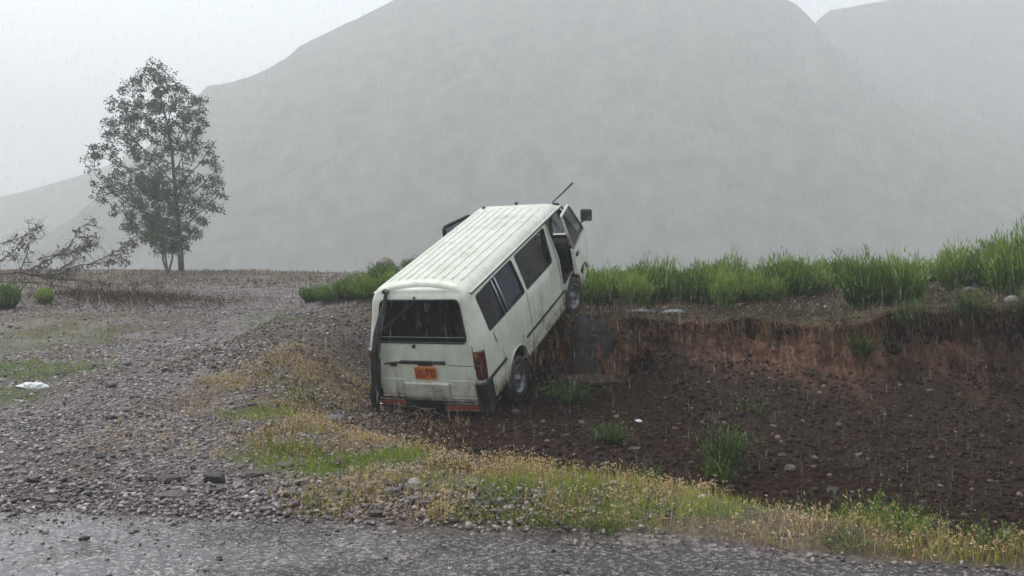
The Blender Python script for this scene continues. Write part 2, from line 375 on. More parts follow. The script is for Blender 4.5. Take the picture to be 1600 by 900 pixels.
sod = ramp(t, nb2.outputs[0], [(.3, (.03, .025, .015)), (.7, (.11, .09, .045))])
m1 = N(t, 'ShaderNodeMix', data_type='RGBA'); t.links.new(sp.outputs[0], m1.inputs[0]); t.links.new(clay.outputs[0], m1.inputs[6]); t.links.new(rub.outputs[0], m1.inputs[7])
m2 = N(t, 'ShaderNodeMix', data_type='RGBA'); t.links.new(sp.outputs[2], m2.inputs[0]); t.links.new(m1.outputs[2], m2.inputs[6]); t.links.new(sod.outputs[0], m2.inputs[7])
t.links.new(m2.outputs[2], b.inputs['Base Color']); b.inputs['Roughness'].default_value = .85; b.inputs['Specular IOR Level'].default_value = .12
bp = N(t, 'ShaderNodeBump', Strength=.9, Distance=.05); t.links.new(nb2.outputs[0], bp.inputs['Height']); t.links.new(bp.outputs[0], b.inputs['Normal'])
tag(link('bank', grid_mesh('bank', BX, BY, BZ, BTN), m_bank), 'cut bank of reddish clay with dark rubble sliding off its foot', kind='structure')
def bank_pt(x, tq):
    i = int(np.clip(np.searchsorted(bx, x), 0, len(bx)-1)); j = int(round(tq*(nb-1)))
    return Vector((BX[j, i], BY[j, i], BZ[j, i]))

# ------------------------------------------------------------------ mountains in the rain haze
m_mt = mat('hazy_slope', (.065, .07, .06), .95, spec=.1, var=.55, vscale=.12)
def ridge_mesh(name, D, depth, pts, seed, nx=420, ny=150, rock=5):
    cols = np.array([p[0] for p in pts]); rows = np.array([p[1] for p in pts])
    px = np.linspace(cols[0], cols[-1], nx); X0 = (px-800)/FPX*D
    ZR = CAMZ+(390-np.interp(px, cols, rows))/FPX*D
    v = np.concatenate([np.linspace(0, 1, ny), 1+np.linspace(.05, .6, 12)])
    X = np.repeat(X0[None], len(v), 0); Y = D-depth+depth*v[:, None]+0*X
    prof = np.where(v < 1, sst(-.15, 1.0, v)**.9*.25+.75*np.clip(v, 0, 1)**1.25, 1-.8*(v-1))
    base = -50
    Z = base+(ZR[None]-base)*prof[:, None]
    k = np.sin(np.clip(v, 0, 1)*math.pi)[:, None]
    Z = Z+k*(rock*2.5*fbm(X*.02, Y*.006, 3, seed)+rock*1.6*fbm(X*.09+.8*fbm(X*.02, Y*.02, 2, seed+3), Y*.018, 4, seed+9)+rock*.6*fbm(X*.25, Y*.12, 4, seed+12))
    rid = np.exp(-((v-1)/.1)**2)[:, None]
    Z = Z+rid*1.6*fbm(X*.09, Y*0, 4, seed+20)
    return grid_mesh(name, X, Y, Z)
main = [(-500, 560), (-100, 450), (60, 400), (150, 340), (230, 262), (290, 175), (330, 137), (365, 132), (405, 118), (450, 95), (470, 78), (500, 62), (560, 35), (620, 3), (680, -25), (800, -60), (1000, -75), (1130, -50), (1190, -12), (1240, 12), (1262, 34), (1285, 66), (1330, 95), (1400, 125), (1500, 170), (1700, 280)]
tag(link('mountain', ridge_mesh('mountain', 430, 240, main, 200), m_mt), 'broad mountain slope fading into rain haze behind the van', kind='structure')
far = [(900, 300), (1100, 160), (1200, 90), (1262, 45), (1290, 22), (1340, 12), (1400, 2), (1470, -3), (1500, 3), (1560, 5), (1600, 1), (1650, -6), (1800, 40), (2100, 200)]
tag(link('mountain', ridge_mesh('mountain_far', 475, 140, far, 300, nx=160), m_mt), 'farther pale mountain rising at the right behind the first ridge', kind='structure')
low = [(-700, 420), (-300, 370), (0, 308), (60, 294), (110, 280), (150, 268), (220, 240), (300, 215), (400, 200), (600, 260)]
tag(link('hill', ridge_mesh('hill', 520, 160, low, 400, nx=140, rock=3), m_mt), 'low pale hill slope in the haze at the left horizon', kind='structure')

# haze: one even volume around the whole place
hb = MB().box((0, 300, 60), (2200, 1600, 250)).mesh('haze')
m_h = bpy.data.materials.new('rain_haze'); m_h.use_nodes = True; t = m_h.node_tree; t.nodes.clear()
ov = t.nodes.new('ShaderNodeOutputMaterial'); pv = t.nodes.new('ShaderNodeVolumePrincipled')
pv.inputs['Color'].default_value = (.955, .985, .985, 1); pv.inputs['Density'].default_value = .0027; pv.inputs['Anisotropy'].default_value = .1
t.links.new(pv.outputs[0], ov.inputs['Volume'])
tag(link('haze', hb, m_h), 'grey rain haze filling the valley', kind='stuff')

# ------------------------------------------------------------------ the minibus
m_paint = mat('white_paint', (.62, .65, .57), .32, spec=.5, coat=.3)
t, b = nodes(m_paint)
tc = N(t, 'ShaderNodeTexCoord'); nz = N(t, 'ShaderNodeTexNoise', Scale=3.0, Detail=8.0, Roughness=.7); t.links.new(tc.outputs['Object'], nz.inputs['Vector'])
mp = N(t, 'ShaderNodeMapping'); mp.inputs['Scale'].default_value = (14, 14, 1.2); t.links.new(tc.outputs['Object'], mp.inputs[0])
n2 = N(t, 'ShaderNodeTexNoise', Scale=1.0, Detail=6.0); t.links.new(mp.outputs[0], n2.inputs['Vector'])
sx = N(t, 'ShaderNodeSeparateXYZ'); t.links.new(tc.outputs['Object'], sx.inputs[0])
zr = N(t, 'ShaderNodeMapRange'); zr.inputs[1].default_value = .95; zr.inputs[2].default_value = .30; zr.inputs[3].default_value = .0; zr.inputs[4].default_value = .30; t.links.new(sx.outputs[2], zr.inputs[0])
a1 = N(t, 'ShaderNodeMath', operation='ADD'); t.links.new(nz.outputs[0], a1.inputs[0]); t.links.new(zr.outputs[0], a1.inputs[1])
a2 = N(t, 'ShaderNodeMath', operation='MULTIPLY_ADD'); a2.inputs[1].default_value = .35; t.links.new(n2.outputs[0], a2.inputs[0]); t.links.new(a1.outputs[0], a2.inputs[2])
pr = ramp(t, a2.outputs[0], [(.56, (.67, .70, .61)), (.80, (.55, .57, .48)), (.96, (.32, .27, .20)), (1, (.16, .12, .09))]); t.links.new(pr.outputs[0], b.inputs['Base Color'])
dn = N(t, 'ShaderNodeTexNoise', Scale=2.2, Detail=2.0); t.links.new(tc.outputs['Object'], dn.inputs['Vector'])
db = N(t, 'ShaderNodeBump', Strength=.5, Distance=.02); t.links.new(dn.outputs[0], db.inputs['Height']); t.links.new(db.outputs[0], b.inputs['Normal'])
pr2 = ramp(t, a2.outputs[0], [(.5, (.28,)*3), (.9, (.65,)*3)]); t.links.new(pr2.outputs[0], b.inputs['Roughness'])
m_black = mat('black_rubber', (.012, .012, .013), .55, bump=.2)
m_blackp = mat('black_plastic', (.018, .018, .02), .4, var=.3, vscale=9)
m_inner = mat('dark_cabin_trim', (.035, .033, .034), .8, var=.3)
m_glass = mat('wet_dark_glass', (.02, .022, .024), .06, spec=.6)
def glassy(name, tint, mixf):
    m = bpy.data.materials.new(name); m.use_nodes = True; t, b = nodes(m)
    b.inputs['Base Color'].default_value = (.01, .01, .012, 1); b.inputs['Roughness'].default_value = .10; b.inputs['Specular IOR Level'].default_value = .3
    tcx = N(t, 'ShaderNodeTexCoord'); mpx = N(t, 'ShaderNodeMapping'); mpx.inputs['Scale'].default_value = (30, 30, 5); t.links.new(tcx.outputs['Object'], mpx.inputs[0])
    nn = N(t, 'ShaderNodeTexNoise', Scale=1.5, Detail=5.0); t.links.new(mpx.outputs[0], nn.inputs['Vector'])
    bb = N(t, 'ShaderNodeBump', Strength=.25, Distance=.004); t.links.new(nn.outputs[0], bb.inputs['Height']); t.links.new(bb.outputs[0], b.inputs['Normal'])
    tr = N(t, 'ShaderNodeBsdfTransparent'); tr.inputs[0].default_value = (*tint, 1)
    mx = N(t, 'ShaderNodeMixShader'); mx.inputs[0].default_value = mixf
    t.links.new(b.outputs[0], mx.inputs[1]); t.links.new(tr.outputs[0], mx.inputs[2]); t.links.new(mx.outputs[0], t.nodes['Material Output'].inputs[0])
    return m
m_tint = glassy('tinted_glass', (.62, .63, .66), .66)
m_tint2 = glassy('rainy_clear_glass', (.7, .72, .75), .7)
m_chrome = mat('scratched_chrome', (.55, .55, .56), .25, metal=1)
m_steel = mat('grey_steel_rim', (.16, .16, .17), .4, metal=.6, var=.4, vscale=12)
m_red = mat('dark_red_lens', (.085, .028, .024), .2, coat=.5, var=.35, vscale=25)
m_red2 = mat('rusty_red_reflector', (.28, .075, .04), .4, var=.5, vscale=16)
m_amber = mat('amber_lens', (.25, .09, .02), .25)
m_plate = mat('orange_plate', (.50, .14, .02), .5, var=.35, vscale=18)
m_platec = mat('dark_red_plate_marks', (.22, .035, .012), .6)
m_rust = mat('rust', (.07, .032, .022), .8, var=.5, vscale=30)
m_seat = mat('worn_grey_purple_seat_cloth', (.16, .14, .17), .9, var=.3, vscale=12)
m_curtain = mat('pale_lilac_curtain', (.50, .48, .60), .9, var=.25, vscale=10)
m_alum = mat('bluish_sliding_frame', (.50, .58, .66), .35, metal=.5)

VR = np.array([[0.36046861567268434, -0.9191444150948471, -0.15885817988057838], [0.8662837288474295, 0.39303065775224777, -0.3083494822454366], [0.34585383943106934, -0.026465945416461623, 0.9379150683745309]])
van = empty('minibus', (0, 0, 0))
VM = Matrix([list(VR[0])+[-.61128297], list(VR[1])+[12.7754290], list(VR[2])+[-2.00958188+CAMZ], [0, 0, 0, 1]])
van.matrix_world = VM
tag(van, 'old white minibus with its nose hanging up on the edge of the dug out bank', 'minibus')

HP = [(.0, .30), (.72, .30), (.78, .32), (.80, .345), (.822, .42), (.836, .52), (.842, .70), (.846, .92), (.845, 1.06), (.838, 1.17), (.826, 1.235), (.80, 1.38), (.770, 1.54), (.738, 1.70), (.722, 1.77), (.705, 1.815),
      (.685, 1.85), (.655, 1.882), (.60, 1.908), (.5, 1.93), (.3, 1.952), (.12, 1.963), (0, 1.965)]
def ywall(z): return float(np.interp(z, [p[1] for p in HP[3:]], [p[0] for p in HP[3:]]))
def x_rear(z): return float(np.interp(z, [.30, .42, .55, .70, .74, 1.0, 1.20, 1.26, 1.78, 1.86, 1.93, 1.965], [-1.035, -1.06, -1.07, -1.07, -1.045, -1.03, -1.01, -.995, -.86, -.83, -.79, -.72]))
def x_front(z): return float(np.interp(z, [.30, .55, .9, 1.12, 1.20, 1.78, 1.86, 1.93, 1.965], [3.30, 3.45, 3.43, 3.36, 3.30, 2.88, 2.82, 2.74, 2.62]))
def hull(name, inset=0.0):
    loop = []
    hp = []
    for i, (y, z) in enumerate(HP):
        p0 = Vector(HP[max(i-1, 0)]); p1 = Vector(HP[min(i+1, len(HP)-1)]); tg = (p1-p0).normalized(); n = Vector((tg.y, -tg.x))
        if i == 0 or (i == 1): n = Vector((0, -1))
        if i == len(HP)-1: n = Vector((0, 1))
        hp.append((Vector((y, z))-n*inset, n))
    right = [(Vector((-p.x, p.y)), Vector((-n.x, n.y))) for p, n in hp]
    leftl = [(p, n) for p, n in hp]
    loop = right+leftl[1:-1][::-1]          # bottom centre -> right side -> top centre -> left side
    r = .13
    ds = [0, .006, .022, .05, .09, r]
    L = len(loop); vs = []; st = []
    for d in ds: st.append(('r', d))
    for u in np.linspace(0, 1, 16)[1:-1]: st.append(('m', u))
    for d in ds[::-1]: st.append(('f', d))
    for kind, d in st:
        sh = 0 if kind == 'm' else r-math.sqrt(max(0, r*r-(r-d)**2))
        for p, n in loop:
            k = sh*(1 if n.y > -.5 else .15)
            if kind != 'm' and p.y > 1.7: k *= .55
            q = p-n*k; z0 = p.y
            xr = x_rear(z0)+inset; xf = x_front(z0)-inset
            x = xr+d if kind == 'r' else xf-d if kind == 'f' else xr+r+(xf-xr-2*r)*d
            vs.append((x, q.x, q.y))
    fs = []
    for s in range(len(st)-1):
        for k in range(L):
            k2 = (k+1) % L; fs.append((s*L+k, s*L+k2, (s+1)*L+k2, (s+1)*L+k))
    n = len(HP)
    for off in (0, (len(st)-1)*L):
        for k in range(n-1):
            a, b_ = k, k+1; c_, d_ = (L-(k+1)) % L, (L-k) % L
            f = [off+a, off+b_, off+c_, off+d_]; f2 = []
            for q in f:
                if q not in f2: f2.append(q)
            fs.append(tuple(f2) if off == 0 else tuple(f2[::-1]))
    mb = MB().add(vs, fs); return mb.mesh(name)
def boolean(me, cutter, op='DIFFERENCE'):
    o = bpy.data.objects.new('tmp', me); c = bpy.data.objects.new('tmpc', cutter); COL.objects.link(o); COL.objects.link(c)
    m = o.modifiers.new('b', 'BOOLEAN'); m.operation = op; m.object = c; m.solver = 'EXACT'
    dg = bpy.context.evaluated_depsgraph_get(); dg.update()
    r = bpy.data.meshes.new_from_object(o.evaluated_get(dg))
    bpy.data.objects.remove(o); bpy.data.objects.remove(c); return r

# openings, outlined in (x, z) on the side or (y, z) on the ends
SIDE = {'a': [(-.70, 1.745), (-.66, 1.235), (.655, 1.235), (.57, 1.765), (-.2, 1.765)],
        'c': [(.685, 1.765), (.735, 1.235), (1.84, 1.235), (1.93, 1.74), (1.90, 1.765)]}
DOOR = [(2.10, .78), (2.13, 1.22), (2.06, 1.78), (2.06, 1.80), (2.78, 1.80), (3.20, 1.22), (3.24, .80), (3.10, .52), (2.98, .66), (2.80, .76), (2.59, .79), (2.35, .76), (2.2, .72)]
REARW = [(-.655, 1.225), (-.575, 1.775), (.575, 1.775), (.655, 1.225)]
WIND = [(-.62, 1.20), (-.60, 1.76), (.60, 1.76), (.62, 1.20)]
body = hull('body'); inner = hull('inner', .045)
for me_, ix in ((body, 0), (inner, 1)):
    me_.materials.append(m_paint); me_.materials.append(m_inner)
    me_.polygons.foreach_set('material_index', [ix]*len(me_.polygons))
body = boolean(body, inner)
cut = MB()
for y0, y1 in ((-1.1, -.6), (.6, 1.1)):
    for k in SIDE: cut.prism(rounded(SIDE[k], .05), 'y', y0, y1)
cutm = cut.mesh('c'); body = boolean(body, cutm)
cut = MB(); cut.prism(rounded(REARW, .07), 'x', -1.3, -.70); cut.prism(rounded(WIND, .06), 'x', 2.55, 3.8)
body = boolean(body, cut.mesh('c'))
cut = MB()
for y0, y1 in ((-1.1, -.62), (.62, 1.1)): cut.prism(rounded(DOOR, .04), 'y', y0, y1)
cm_ = cut.mesh('c'); cm_.materials.append(m_paint); cm_.materials.append(m_inner); cm_.polygons.foreach_set('material_index', [1]*len(cm_.polygons))
body = boolean(body, cm_)
cut = MB()
for x0, z0, r0 in ((0.04, .30, .365), (2.59, .36, .40)):
    for y0, y1 in ((-1.1, -.50), (.50, 1.1)):
        arch = [(x0+r0*math.cos(a), z0+r0*math.sin(a)) for a in np.linspace(0, math.pi, 22)]+[(x0-r0, 0), (x0+r0, 0)]
        cut.prism(arch, 'y', y0, y1)
body = boolean(body, cut.mesh('c'))
bo = link('body', body, None, van, smooth=True)
if len(bo.data.materials) < 2:
    bo.data.materials.clear(); bo.data.materials.append(m_paint); bo.data.materials.append(m_inner)
bo.data.set_sharp_from_angle(angle=RD(32))

def side_strip(name, x0, x1, z0, z1, m, out=.008, sgn=-1, parent=van, n=10, zend=None, thick=.02):
    """a slab following the body side between two heights"""
    vs = []; fs = []
    za, zb_ = (zend or (z0, z1))
    for i in range(n+1):
        u = i/n; x = x0+(x1-x0)*u; a = z0+(za-z0)*u; c = z1+(zb_-z1)*u
        for zz in (a, c):
            y = ywall(zz); vs += [(x, sgn*(y+out), zz), (x, sgn*(y+out-thick), zz)]
    for i in range(n):
        q = i*4; fs += [(q, q+4, q+6, q+2), (q+1, q+3, q+7, q+5), (q, q+1, q+5, q+4), (q+2, q+6, q+7, q+3)]
    fs += [(0, 2, 3, 1), (n*4, n*4+1, n*4+3, n*4+2)]
    return MB().add(vs, fs).build(name, m, parent)
def side_outline(poly, sgn, off):
    return [Vector((x, sgn*(ywall(z)+off), z)) for x, z in poly]
def frame_from(points, w, name, m, parent, closed=True):
    pts = points+[points[0]] if closed else points
    return MB().tube(pts, w, 6, cap=not closed).build(name, m, parent, smooth=True)
def pane(points, name, m, parent, th=.006):
    c = sum(points, Vector())/len(points); nrm = (points[0]-c).cross(points[len(points)//3]-c).normalized()
    n = len(points); vs = points+[p-nrm*th for p in points]
    fs = [tuple(range(n)), tuple(range(n, 2*n))[::-1]]+[(i, n+i, n+(i+1) % n, (i+1) % n) for i in range(n)]
    return MB().add(vs, fs).build(name, m, parent)

for sgn in (-1, 1):
    # rear fixed + sliding pane share one opening, front pane a second one
    o1 = rounded([(-.695, 1.742), (-.655, 1.238), (-.05, 1.238), (-.10, 1.760)], .04)
    o2 = rounded([(-.10, 1.760), (-.05, 1.238), (.650, 1.238), (.566, 1.762)], .04)
    o3 = rounded([(.69, 1.762), (.738, 1.238), (1.835, 1.238), (1.925, 1.74), (1.90, 1.762)], .04)
    for k, oo in enumerate((o1, o2, o3)):
        w = pane(side_outline(oo, sgn, -.018), 'window_pane', m_tint2 if k == 1 else m_tint, van)
        frame_from(side_outline(oo, sgn, -.006), .011, 'window_seal', m_black, w)
    fr = MB()
    for xx in (-.13, -.03):
        fr.tube([(xx-.02, sgn*(ywall(1.75)-.008), 1.75), (xx+.01, sgn*(ywall(1.5)-.008), 1.5), (xx+.04, sgn*(ywall(1.245)-.008), 1.245)], .012 if xx < -.1 else .016, 6)
    fr.build('sliding_window_frame', m_alum, van, smooth=True)
    # drip rail
    side_strip('drip_rail', -.76, 2.84, 1.800, 1.822, m_black, out=.016, sgn=sgn, n=3, thick=.03)
    side_strip('drip_rail_cap', -.76, 2.84, 1.823, 1.835, m_paint, out=.02, sgn=sgn, n=3, thick=.03)
    # black rub moulding, interrupted at the wheel arch
    side_strip('side_moulding', .43, 2.12, .625, .665, m_black, out=.010, sgn=sgn)
    side_strip('side_moulding', -1.0, -.34, .675, .72, m_black, out=.010, sgn=sgn)
    # sill step
    side_strip('sill', .43, 2.16, .325, .40, m_paint, out=.014, sgn=sgn)
    # sliding door and panel gaps
    side_strip('door_gap', .675, .681, .42, 1.79, m_black, out=.001, sgn=sgn, n=1, thick=.006) if sgn < 0 else None
    # arch lips
    for x0, z0, r0 in ((0.04, .30, .375),):
        pts = []
        for a in np.linspace(-.12, math.pi+.12, 24):
            zz = z0+r0*math.sin(a); pts.append((x0+r0*math.cos(a), sgn*(ywall(max(.345, zz))+.002), zz))
        MB().tube(pts, .014, 6).build('wheel_arch_lip', m_paint, van, smooth=True)
# side gap lines with a slanting profile
MB().tube([(2.03, -(ywall(z)+.0005), z) for z in np.linspace(.42, 1.79, 14)], .004, 5).build('panel_gap', m_black, van)
MB().tube([(.66, -(ywall(z)+.0005), z) for z in np.linspace(.42, 1.22, 10)], .004, 5).build('panel_gap', m_black, van)
# scratch below the rear side window
MB().tube([(-.58, -.832, 1.20), (-.575, -.846, 1.12), (-.55, -.85, 1.05)], .007, 5).build('fuel_flap_gap', m_black, van)

# roof ribs
ROOFY = np.linspace(-.52, .52, 9)
for yy in ROOFY:
    zt = float(np.interp(abs(yy), [0, .12, .3, .5, .6], [1.965, 1.963, 1.952, 1.93, 1.908]))
    vs = []; fs = []
    xs_ = np.linspace(-.60, 2.40, 10)
    for i, xx in enumerate(xs_):
        e = .35 if i in (0, 9) else 1
        for (dy, dz) in ((-.024, -.006), (-.013, .013*e), (.013, .013*e), (.024, -.006)):
            zz = float(np.interp(abs(yy+dy), [0, .12, .3, .5, .6], [1.965, 1.963, 1.952, 1.93, 1.908]))
            vs.append((xx, yy+dy, zz+dz))
    for i in range(9):
        for k in range(3): fs.append((i*4+k, i*4+k+1, i*4+5+k, i*4+4+k))
    fs += [(0, 1, 2, 3), (39, 38, 37, 36)]
    MB().add(vs, fs).build('roof_rib', m_paint, van, smooth=True)
# roof header dents / fixings at the front edge
for (xx, yy) in ((2.62, -.05), (2.55, .50)):
    MB().lathe([(-.03, .0), (-.03, .02), (0, .03), (.03, .02), (.03, 0)], (xx, yy, 1.965-.12*abs(yy)**2), 'x', 8).build('roof_bolt', m_blackp, van)

# rear window
def rx_at(z, off=0): return x_rear(z)+off
def rear_outline(poly, off): return [Vector((rx_at(z, off), y, z)) for y, z in poly]
def rdense(poly):
    out = []
    for i in range(len(poly)):
        a = Vector(poly[i]); c = Vector(poly[(i+1) % len(poly)]); n = max(1, int((c-a).length/.08))
        for k in range(n): out.append(tuple(a.lerp(c, k/n)))
    return out
rw = rounded([(-.648, 1.232), (-.568, 1.768), (.568, 1.768), (.648, 1.232)], .07)
w = pane(rear_outline(rdense(rw), .012), 'rear_window', m_tint, van)
frame_from(rear_outline(rdense(rw), -.002), .013, 'window_seal', m_black, w)
MB().tube([(rx_at(1.30, .0), -.62, 1.30), (rx_at(1.30, 0), .62, 1.30)], .006, 5).build('demister_line', mat('dull_grey_line', (.16, .19, .18), .5), w)
# tailgate pieces
def rear_box(name, y0, y1, z0, z1, depth, m, parent=van, bev=.006, off=0, seg=2):
    vs = []; fs = []
    for z in (z0, z1):
        for y in (y0, y1):
            vs += [(rx_at(z, off)-depth, y, z), (rx_at(z, off)+.02, y, z)]
    fs = [(0, 2, 6, 4), (1, 5, 7, 3), (0, 1, 3, 2), (4, 6, 7, 5), (0, 4, 5, 1), (2, 3, 7, 6)]
    return MB().add(vs, fs).build(name, m, parent, bevel=bev, seg=seg)
# tailgate crease and lower swage
gap = MB(); zline = .925
for yy in (-.715, .715): MB().tube([(rx_at(z)-.001, yy, z) for z in np.linspace(.50, 1.2, 8)], .004, 5).build('tailgate_gap', m_black, van)
MB().tube([(rx_at(.925)-.001, y, .925) for y in (-.72, -.34)], .004, 5).build('tailgate_gap', m_black, van)
tg = rear_box('tailgate_step', -.70, -.33, .50, .735, .022, m_paint, bev=.012)
tg = rear_box('tailgate_step', .33, .70, .50, .735, .022, m_paint, bev=.012)
rear_box('plate_recess_sill', -.325, .325, .50, .690, .040, m_paint, bev=.014)
rear_box('tailgate_lip', -.70, .70, .468, .497, .030, m_paint, bev=.008)
hd = rear_box('tailgate_handle', -.30, .36, .938, .985, .018, m_blackp, bev=.01)
MB().add([(-1.062, y, z) for y, z in ((.36, .95), (.60, .93), (.60, .945), (.36, .975))]+[(-1.03, y, z) for y, z in ((.36, .95), (.60, .93), (.60, .945), (.36, .975))],
         [(0, 1, 2, 3), (4, 7, 6, 5), (0, 4, 5, 1), (2, 6, 7, 3), (1, 5, 6, 2), (0, 3, 7, 4)]).build('handle_rust_streak', m_rust, van)
rear_box('rust_patch', .42, .52, .86, .93, .003, m_rust, bev=0)
rear_box('rust_patch', -.12, .10, .915, .937, .012, m_rust, bev=0)
pl = rear_box('number_plate', -.158, .158, .735, .90, .030, m_plate, bev=.004)
# the plate's worn marks: not legible in the photo, dark strokes on orange
pm = MB()
for (y, w_, z, h_) in ((.13, .02, .80, .10), (.105, .02, .76, .03), (.085, .018, .81, .09), (.04, .022, .80, .12), (.015, .03, .77, .03), (-.03, .02, .81, .1), (-.055, .025, .86, .02), (-.09, .02, .80, .11), (-.13, .018, .80, .10), (-.11, .03, .76, .02)):
    pm.box((rx_at(z)-.032, y, z+.02), (.004, w_, h_))
tag(pm.build('plate_marks', m_platec, pl), kind='stuff')
MB().lathe([(-.03, 0), (-.03, .02), (-.01, .028), (.03, .02)], (rx_at(1.19)-.0, .12, 1.185), 'x', 10).build('rear_latch', m_blackp, van)
MB().box((rx_at(1.82)-.01, .06, 1.80), (.03, .02, .03)).build('brake_light_stub', m_blackp, van, bevel=.004)
# tail lamps
for sgn in (-1, 1):
    vs = []; fs = []
    zz = [.735, .84, .95, 1.05, 1.12]
    for z in zz:
        yo = ywall(z)
        vs += [(rx_at(z)-.012, sgn*.722, z), (rx_at(z)-.012, sgn*(yo-.045), z), (rx_at(z)+.03, sgn*(yo+.004), z), (rx_at(z)+.085, sgn*(yo+.006), z), (rx_at(z)+.06, sgn*.70, z)]
    for i in range(4):
        for k in range(5): fs.append((i*5+k, i*5+(k+1) % 5, (i+1)*5+(k+1) % 5, (i+1)*5+k))
    fs += [(0, 1, 2, 3, 4), (24, 23, 22, 21, 20)]
    tl = MB().add(vs, fs).build('tail_lamp', m_red, van, bevel=.006)
    for z in (.945, .83):
        rear_box('lens_divider', *(sorted((sgn*.724, sgn*(ywall(z)-.045)))), z-.006, z+.006, .016, m_chrome, tl, bev=0)
    rear_box('amber_lens', *(sorted((sgn*.735, sgn*(ywall(1.05)-.055)))), 1.05, 1.105, .0145, m_amber, tl, bev=0)
# bumper: black corner pieces, a dark bar and two hanging reflector lamps
for sgn in (-1, 1):
    vs = []
    pr_ = [(-1.10, .70), (-1.10, .80), (-1.06, .855), (-.86, .858), (-.86, .83), (-1.0, .82), (-1.03, .70)]
    if sgn > 0: pr_ = [(-1.08, .66), (-1.08, .76), (-1.02, .80), (-.86, .82), (-.86, .80), (-.98, .78), (-1.0, .66)]
    MB().prism([(x, sgn*y) for x, y in pr_], 'z', .30, .70 if sgn < 0 else .58).build('bumper_corner', m_blackp, van, bevel=.01)
MB().box((-1.00, 0, .36), (.10, 1.46, .16)).build('bumper_bar', m_blackp, van, bevel=.02)
for (y0, y1, zc, tilt) in ((.39, .76, .395, .035), (-.70, -.20, .355, -.03)):
    yc = (y0+y1)/2; L_ = abs(y1-y0)
    Rm = Matrix.Rotation(tilt, 3, 'X')
    rl = MB().box((-1.075, yc, zc), (.05, L_, .085), Rm).build('bumper_reflector', m_red2, van, bevel=.01)
    for dz in (-.047, .047):
        MB().box((-1.085, yc, zc+dz), (.05, L_+.03, .012), Rm).build('chrome_strip', m_chrome, rl, bevel=.003)
MB().tube([(-1.06, .30, .33), (-1.08, .1, .27), (-1.06, -.12, .22)], .008, 6).build('hanging_wire', m_chrome, van)
MB().tube([(-1.05, .36, .31), (-1.07, .2, .30), (-1.05, .0, .28)], .006, 6).build('hanging_wire', m_chrome, van)
# torn black strip hanging from the roof edge over the tailgate
sp_pts = [(-.84, .47, 1.86), (-.89, .48, 1.76), (-.99, .525, 1.58), (-1.07, .575, 1.40), (-1.13, .63, 1.15), (-1.15, .675, .92), (-1.17, .72, .70), (-1.19, .76, .52), (-1.19, .79, .36), (-1.16, .81, .23), (-1.14, .815, .17)]
sw = [.030, .035, .055, .065, .072, .078, .082, .085, .06, .035, .012]
vs = []; fs = []
for p, w_ in zip(sp_pts, sw):
    vs += [(p[0]-.006, p[1]-w_, p[2]), (p[0]-.022, p[1], p[2]+.005), (p[0]-.006, p[1]+w_, p[2]), (p[0]+.012, p[1], p[2]-.005)]
for i in range(len(sp_pts)-1):
    for k in range(4): fs.append((i*4+k, i*4+(k+1) % 4, i*4+4+(k+1) % 4, i*4+4+k))
fs += [(3, 2, 1, 0), tuple(len(vs)-4+k for k in range(4))]
bs_ = MB().add(vs, fs).build('hanging_rubber_strip', m_black, van, bevel=.004)
MB().box((-.86, .46, 1.885), (.07, .085, .05), Matrix.Rotation(.4, 3, 'X')).build('strip_clamp', m_blackp, bs_, bevel=.012)
# dark torn panel below the left lamp
MB().prism([(.70, .50), (.80, .72), (.80, .40), (.64, .42)], 'x', -1.09, -1.0).build('torn_liner', m_blackp, van, bevel=.01)

# floor pan, chassis and running gear
MB().box((1.2, 0, .30), (4.1, 1.30, .06)).build('floor_pan', m_inner, van)
for sgn in (-1, 1): MB().box((1.2, sgn*.42, .22), (4.0, .07, .12)).build('chassis_rail', m_blackp, van)
for xx in (-.7, .9, 1.8): MB().box((xx, 0, .222), (.08, .77, .08)).build('cross_member', m_blackp, van)
MB().tube([(-1.0, -.3, .18), (-.3, -.32, .17), (1.6, -.3, .2)], .03, 8).build('exhaust_pipe', m_blackp, van)
MB().box((.9, .2, .17), (.6, .5, .2)).build('fuel_tank', m_blackp, van, bevel=.03)
m_tyre = mat('wet_black_tyre', (.014, .014, .014), .6, bump=.4, bscale=60)
def wheel(x, y, z, yaw=0, name='wheel'):
    w = empty(name); w.parent = van; w.location = (x, y, z); w.rotation_euler = (0, 0, yaw)
    s = -1 if y < 0 else 1
    prof = [(-.085, .20), (-.095, .27), (-.085, .315), (-.06, .328), (0, .332), (.06, .328), (.085, .315), (.095, .27), (.085, .20), (.05, .185), (-.05, .185), (-.085, .20)]
    link('tyre', MB().lathe(prof, (0, 0, 0), 'y', 40).mesh('tyre'), m_tyre, w, smooth=True)
    rp = [(-.08*1, .195), (-.07, .19), (.045, .18), (.06, .12), (.035, .10), (.05, .06), (.075, .055), (.08, 0)]
    rp = [(s*o, r) for o, r in [(-.08, .186), (.088, .205), (.088, .19), (.055, .178), (.035, .15), (.055, .105), (.030, .085), (.040, .055), (.085, .050), (.092, .0)]]
    r_ = link('rim', MB().lathe(rp, (0, 0, 0), 'y', 32).mesh('rim'), m_steel, w, smooth=True)
    for k in range(8):
        a = k*math.pi/4; MB().lathe([(s*.0, .0), (s*.001, .016), (s*-.010, .018)], (.125*math.cos(a), s*.058, .125*math.sin(a)), 'y', 8).build('vent_hole', m_black, w)
    return w
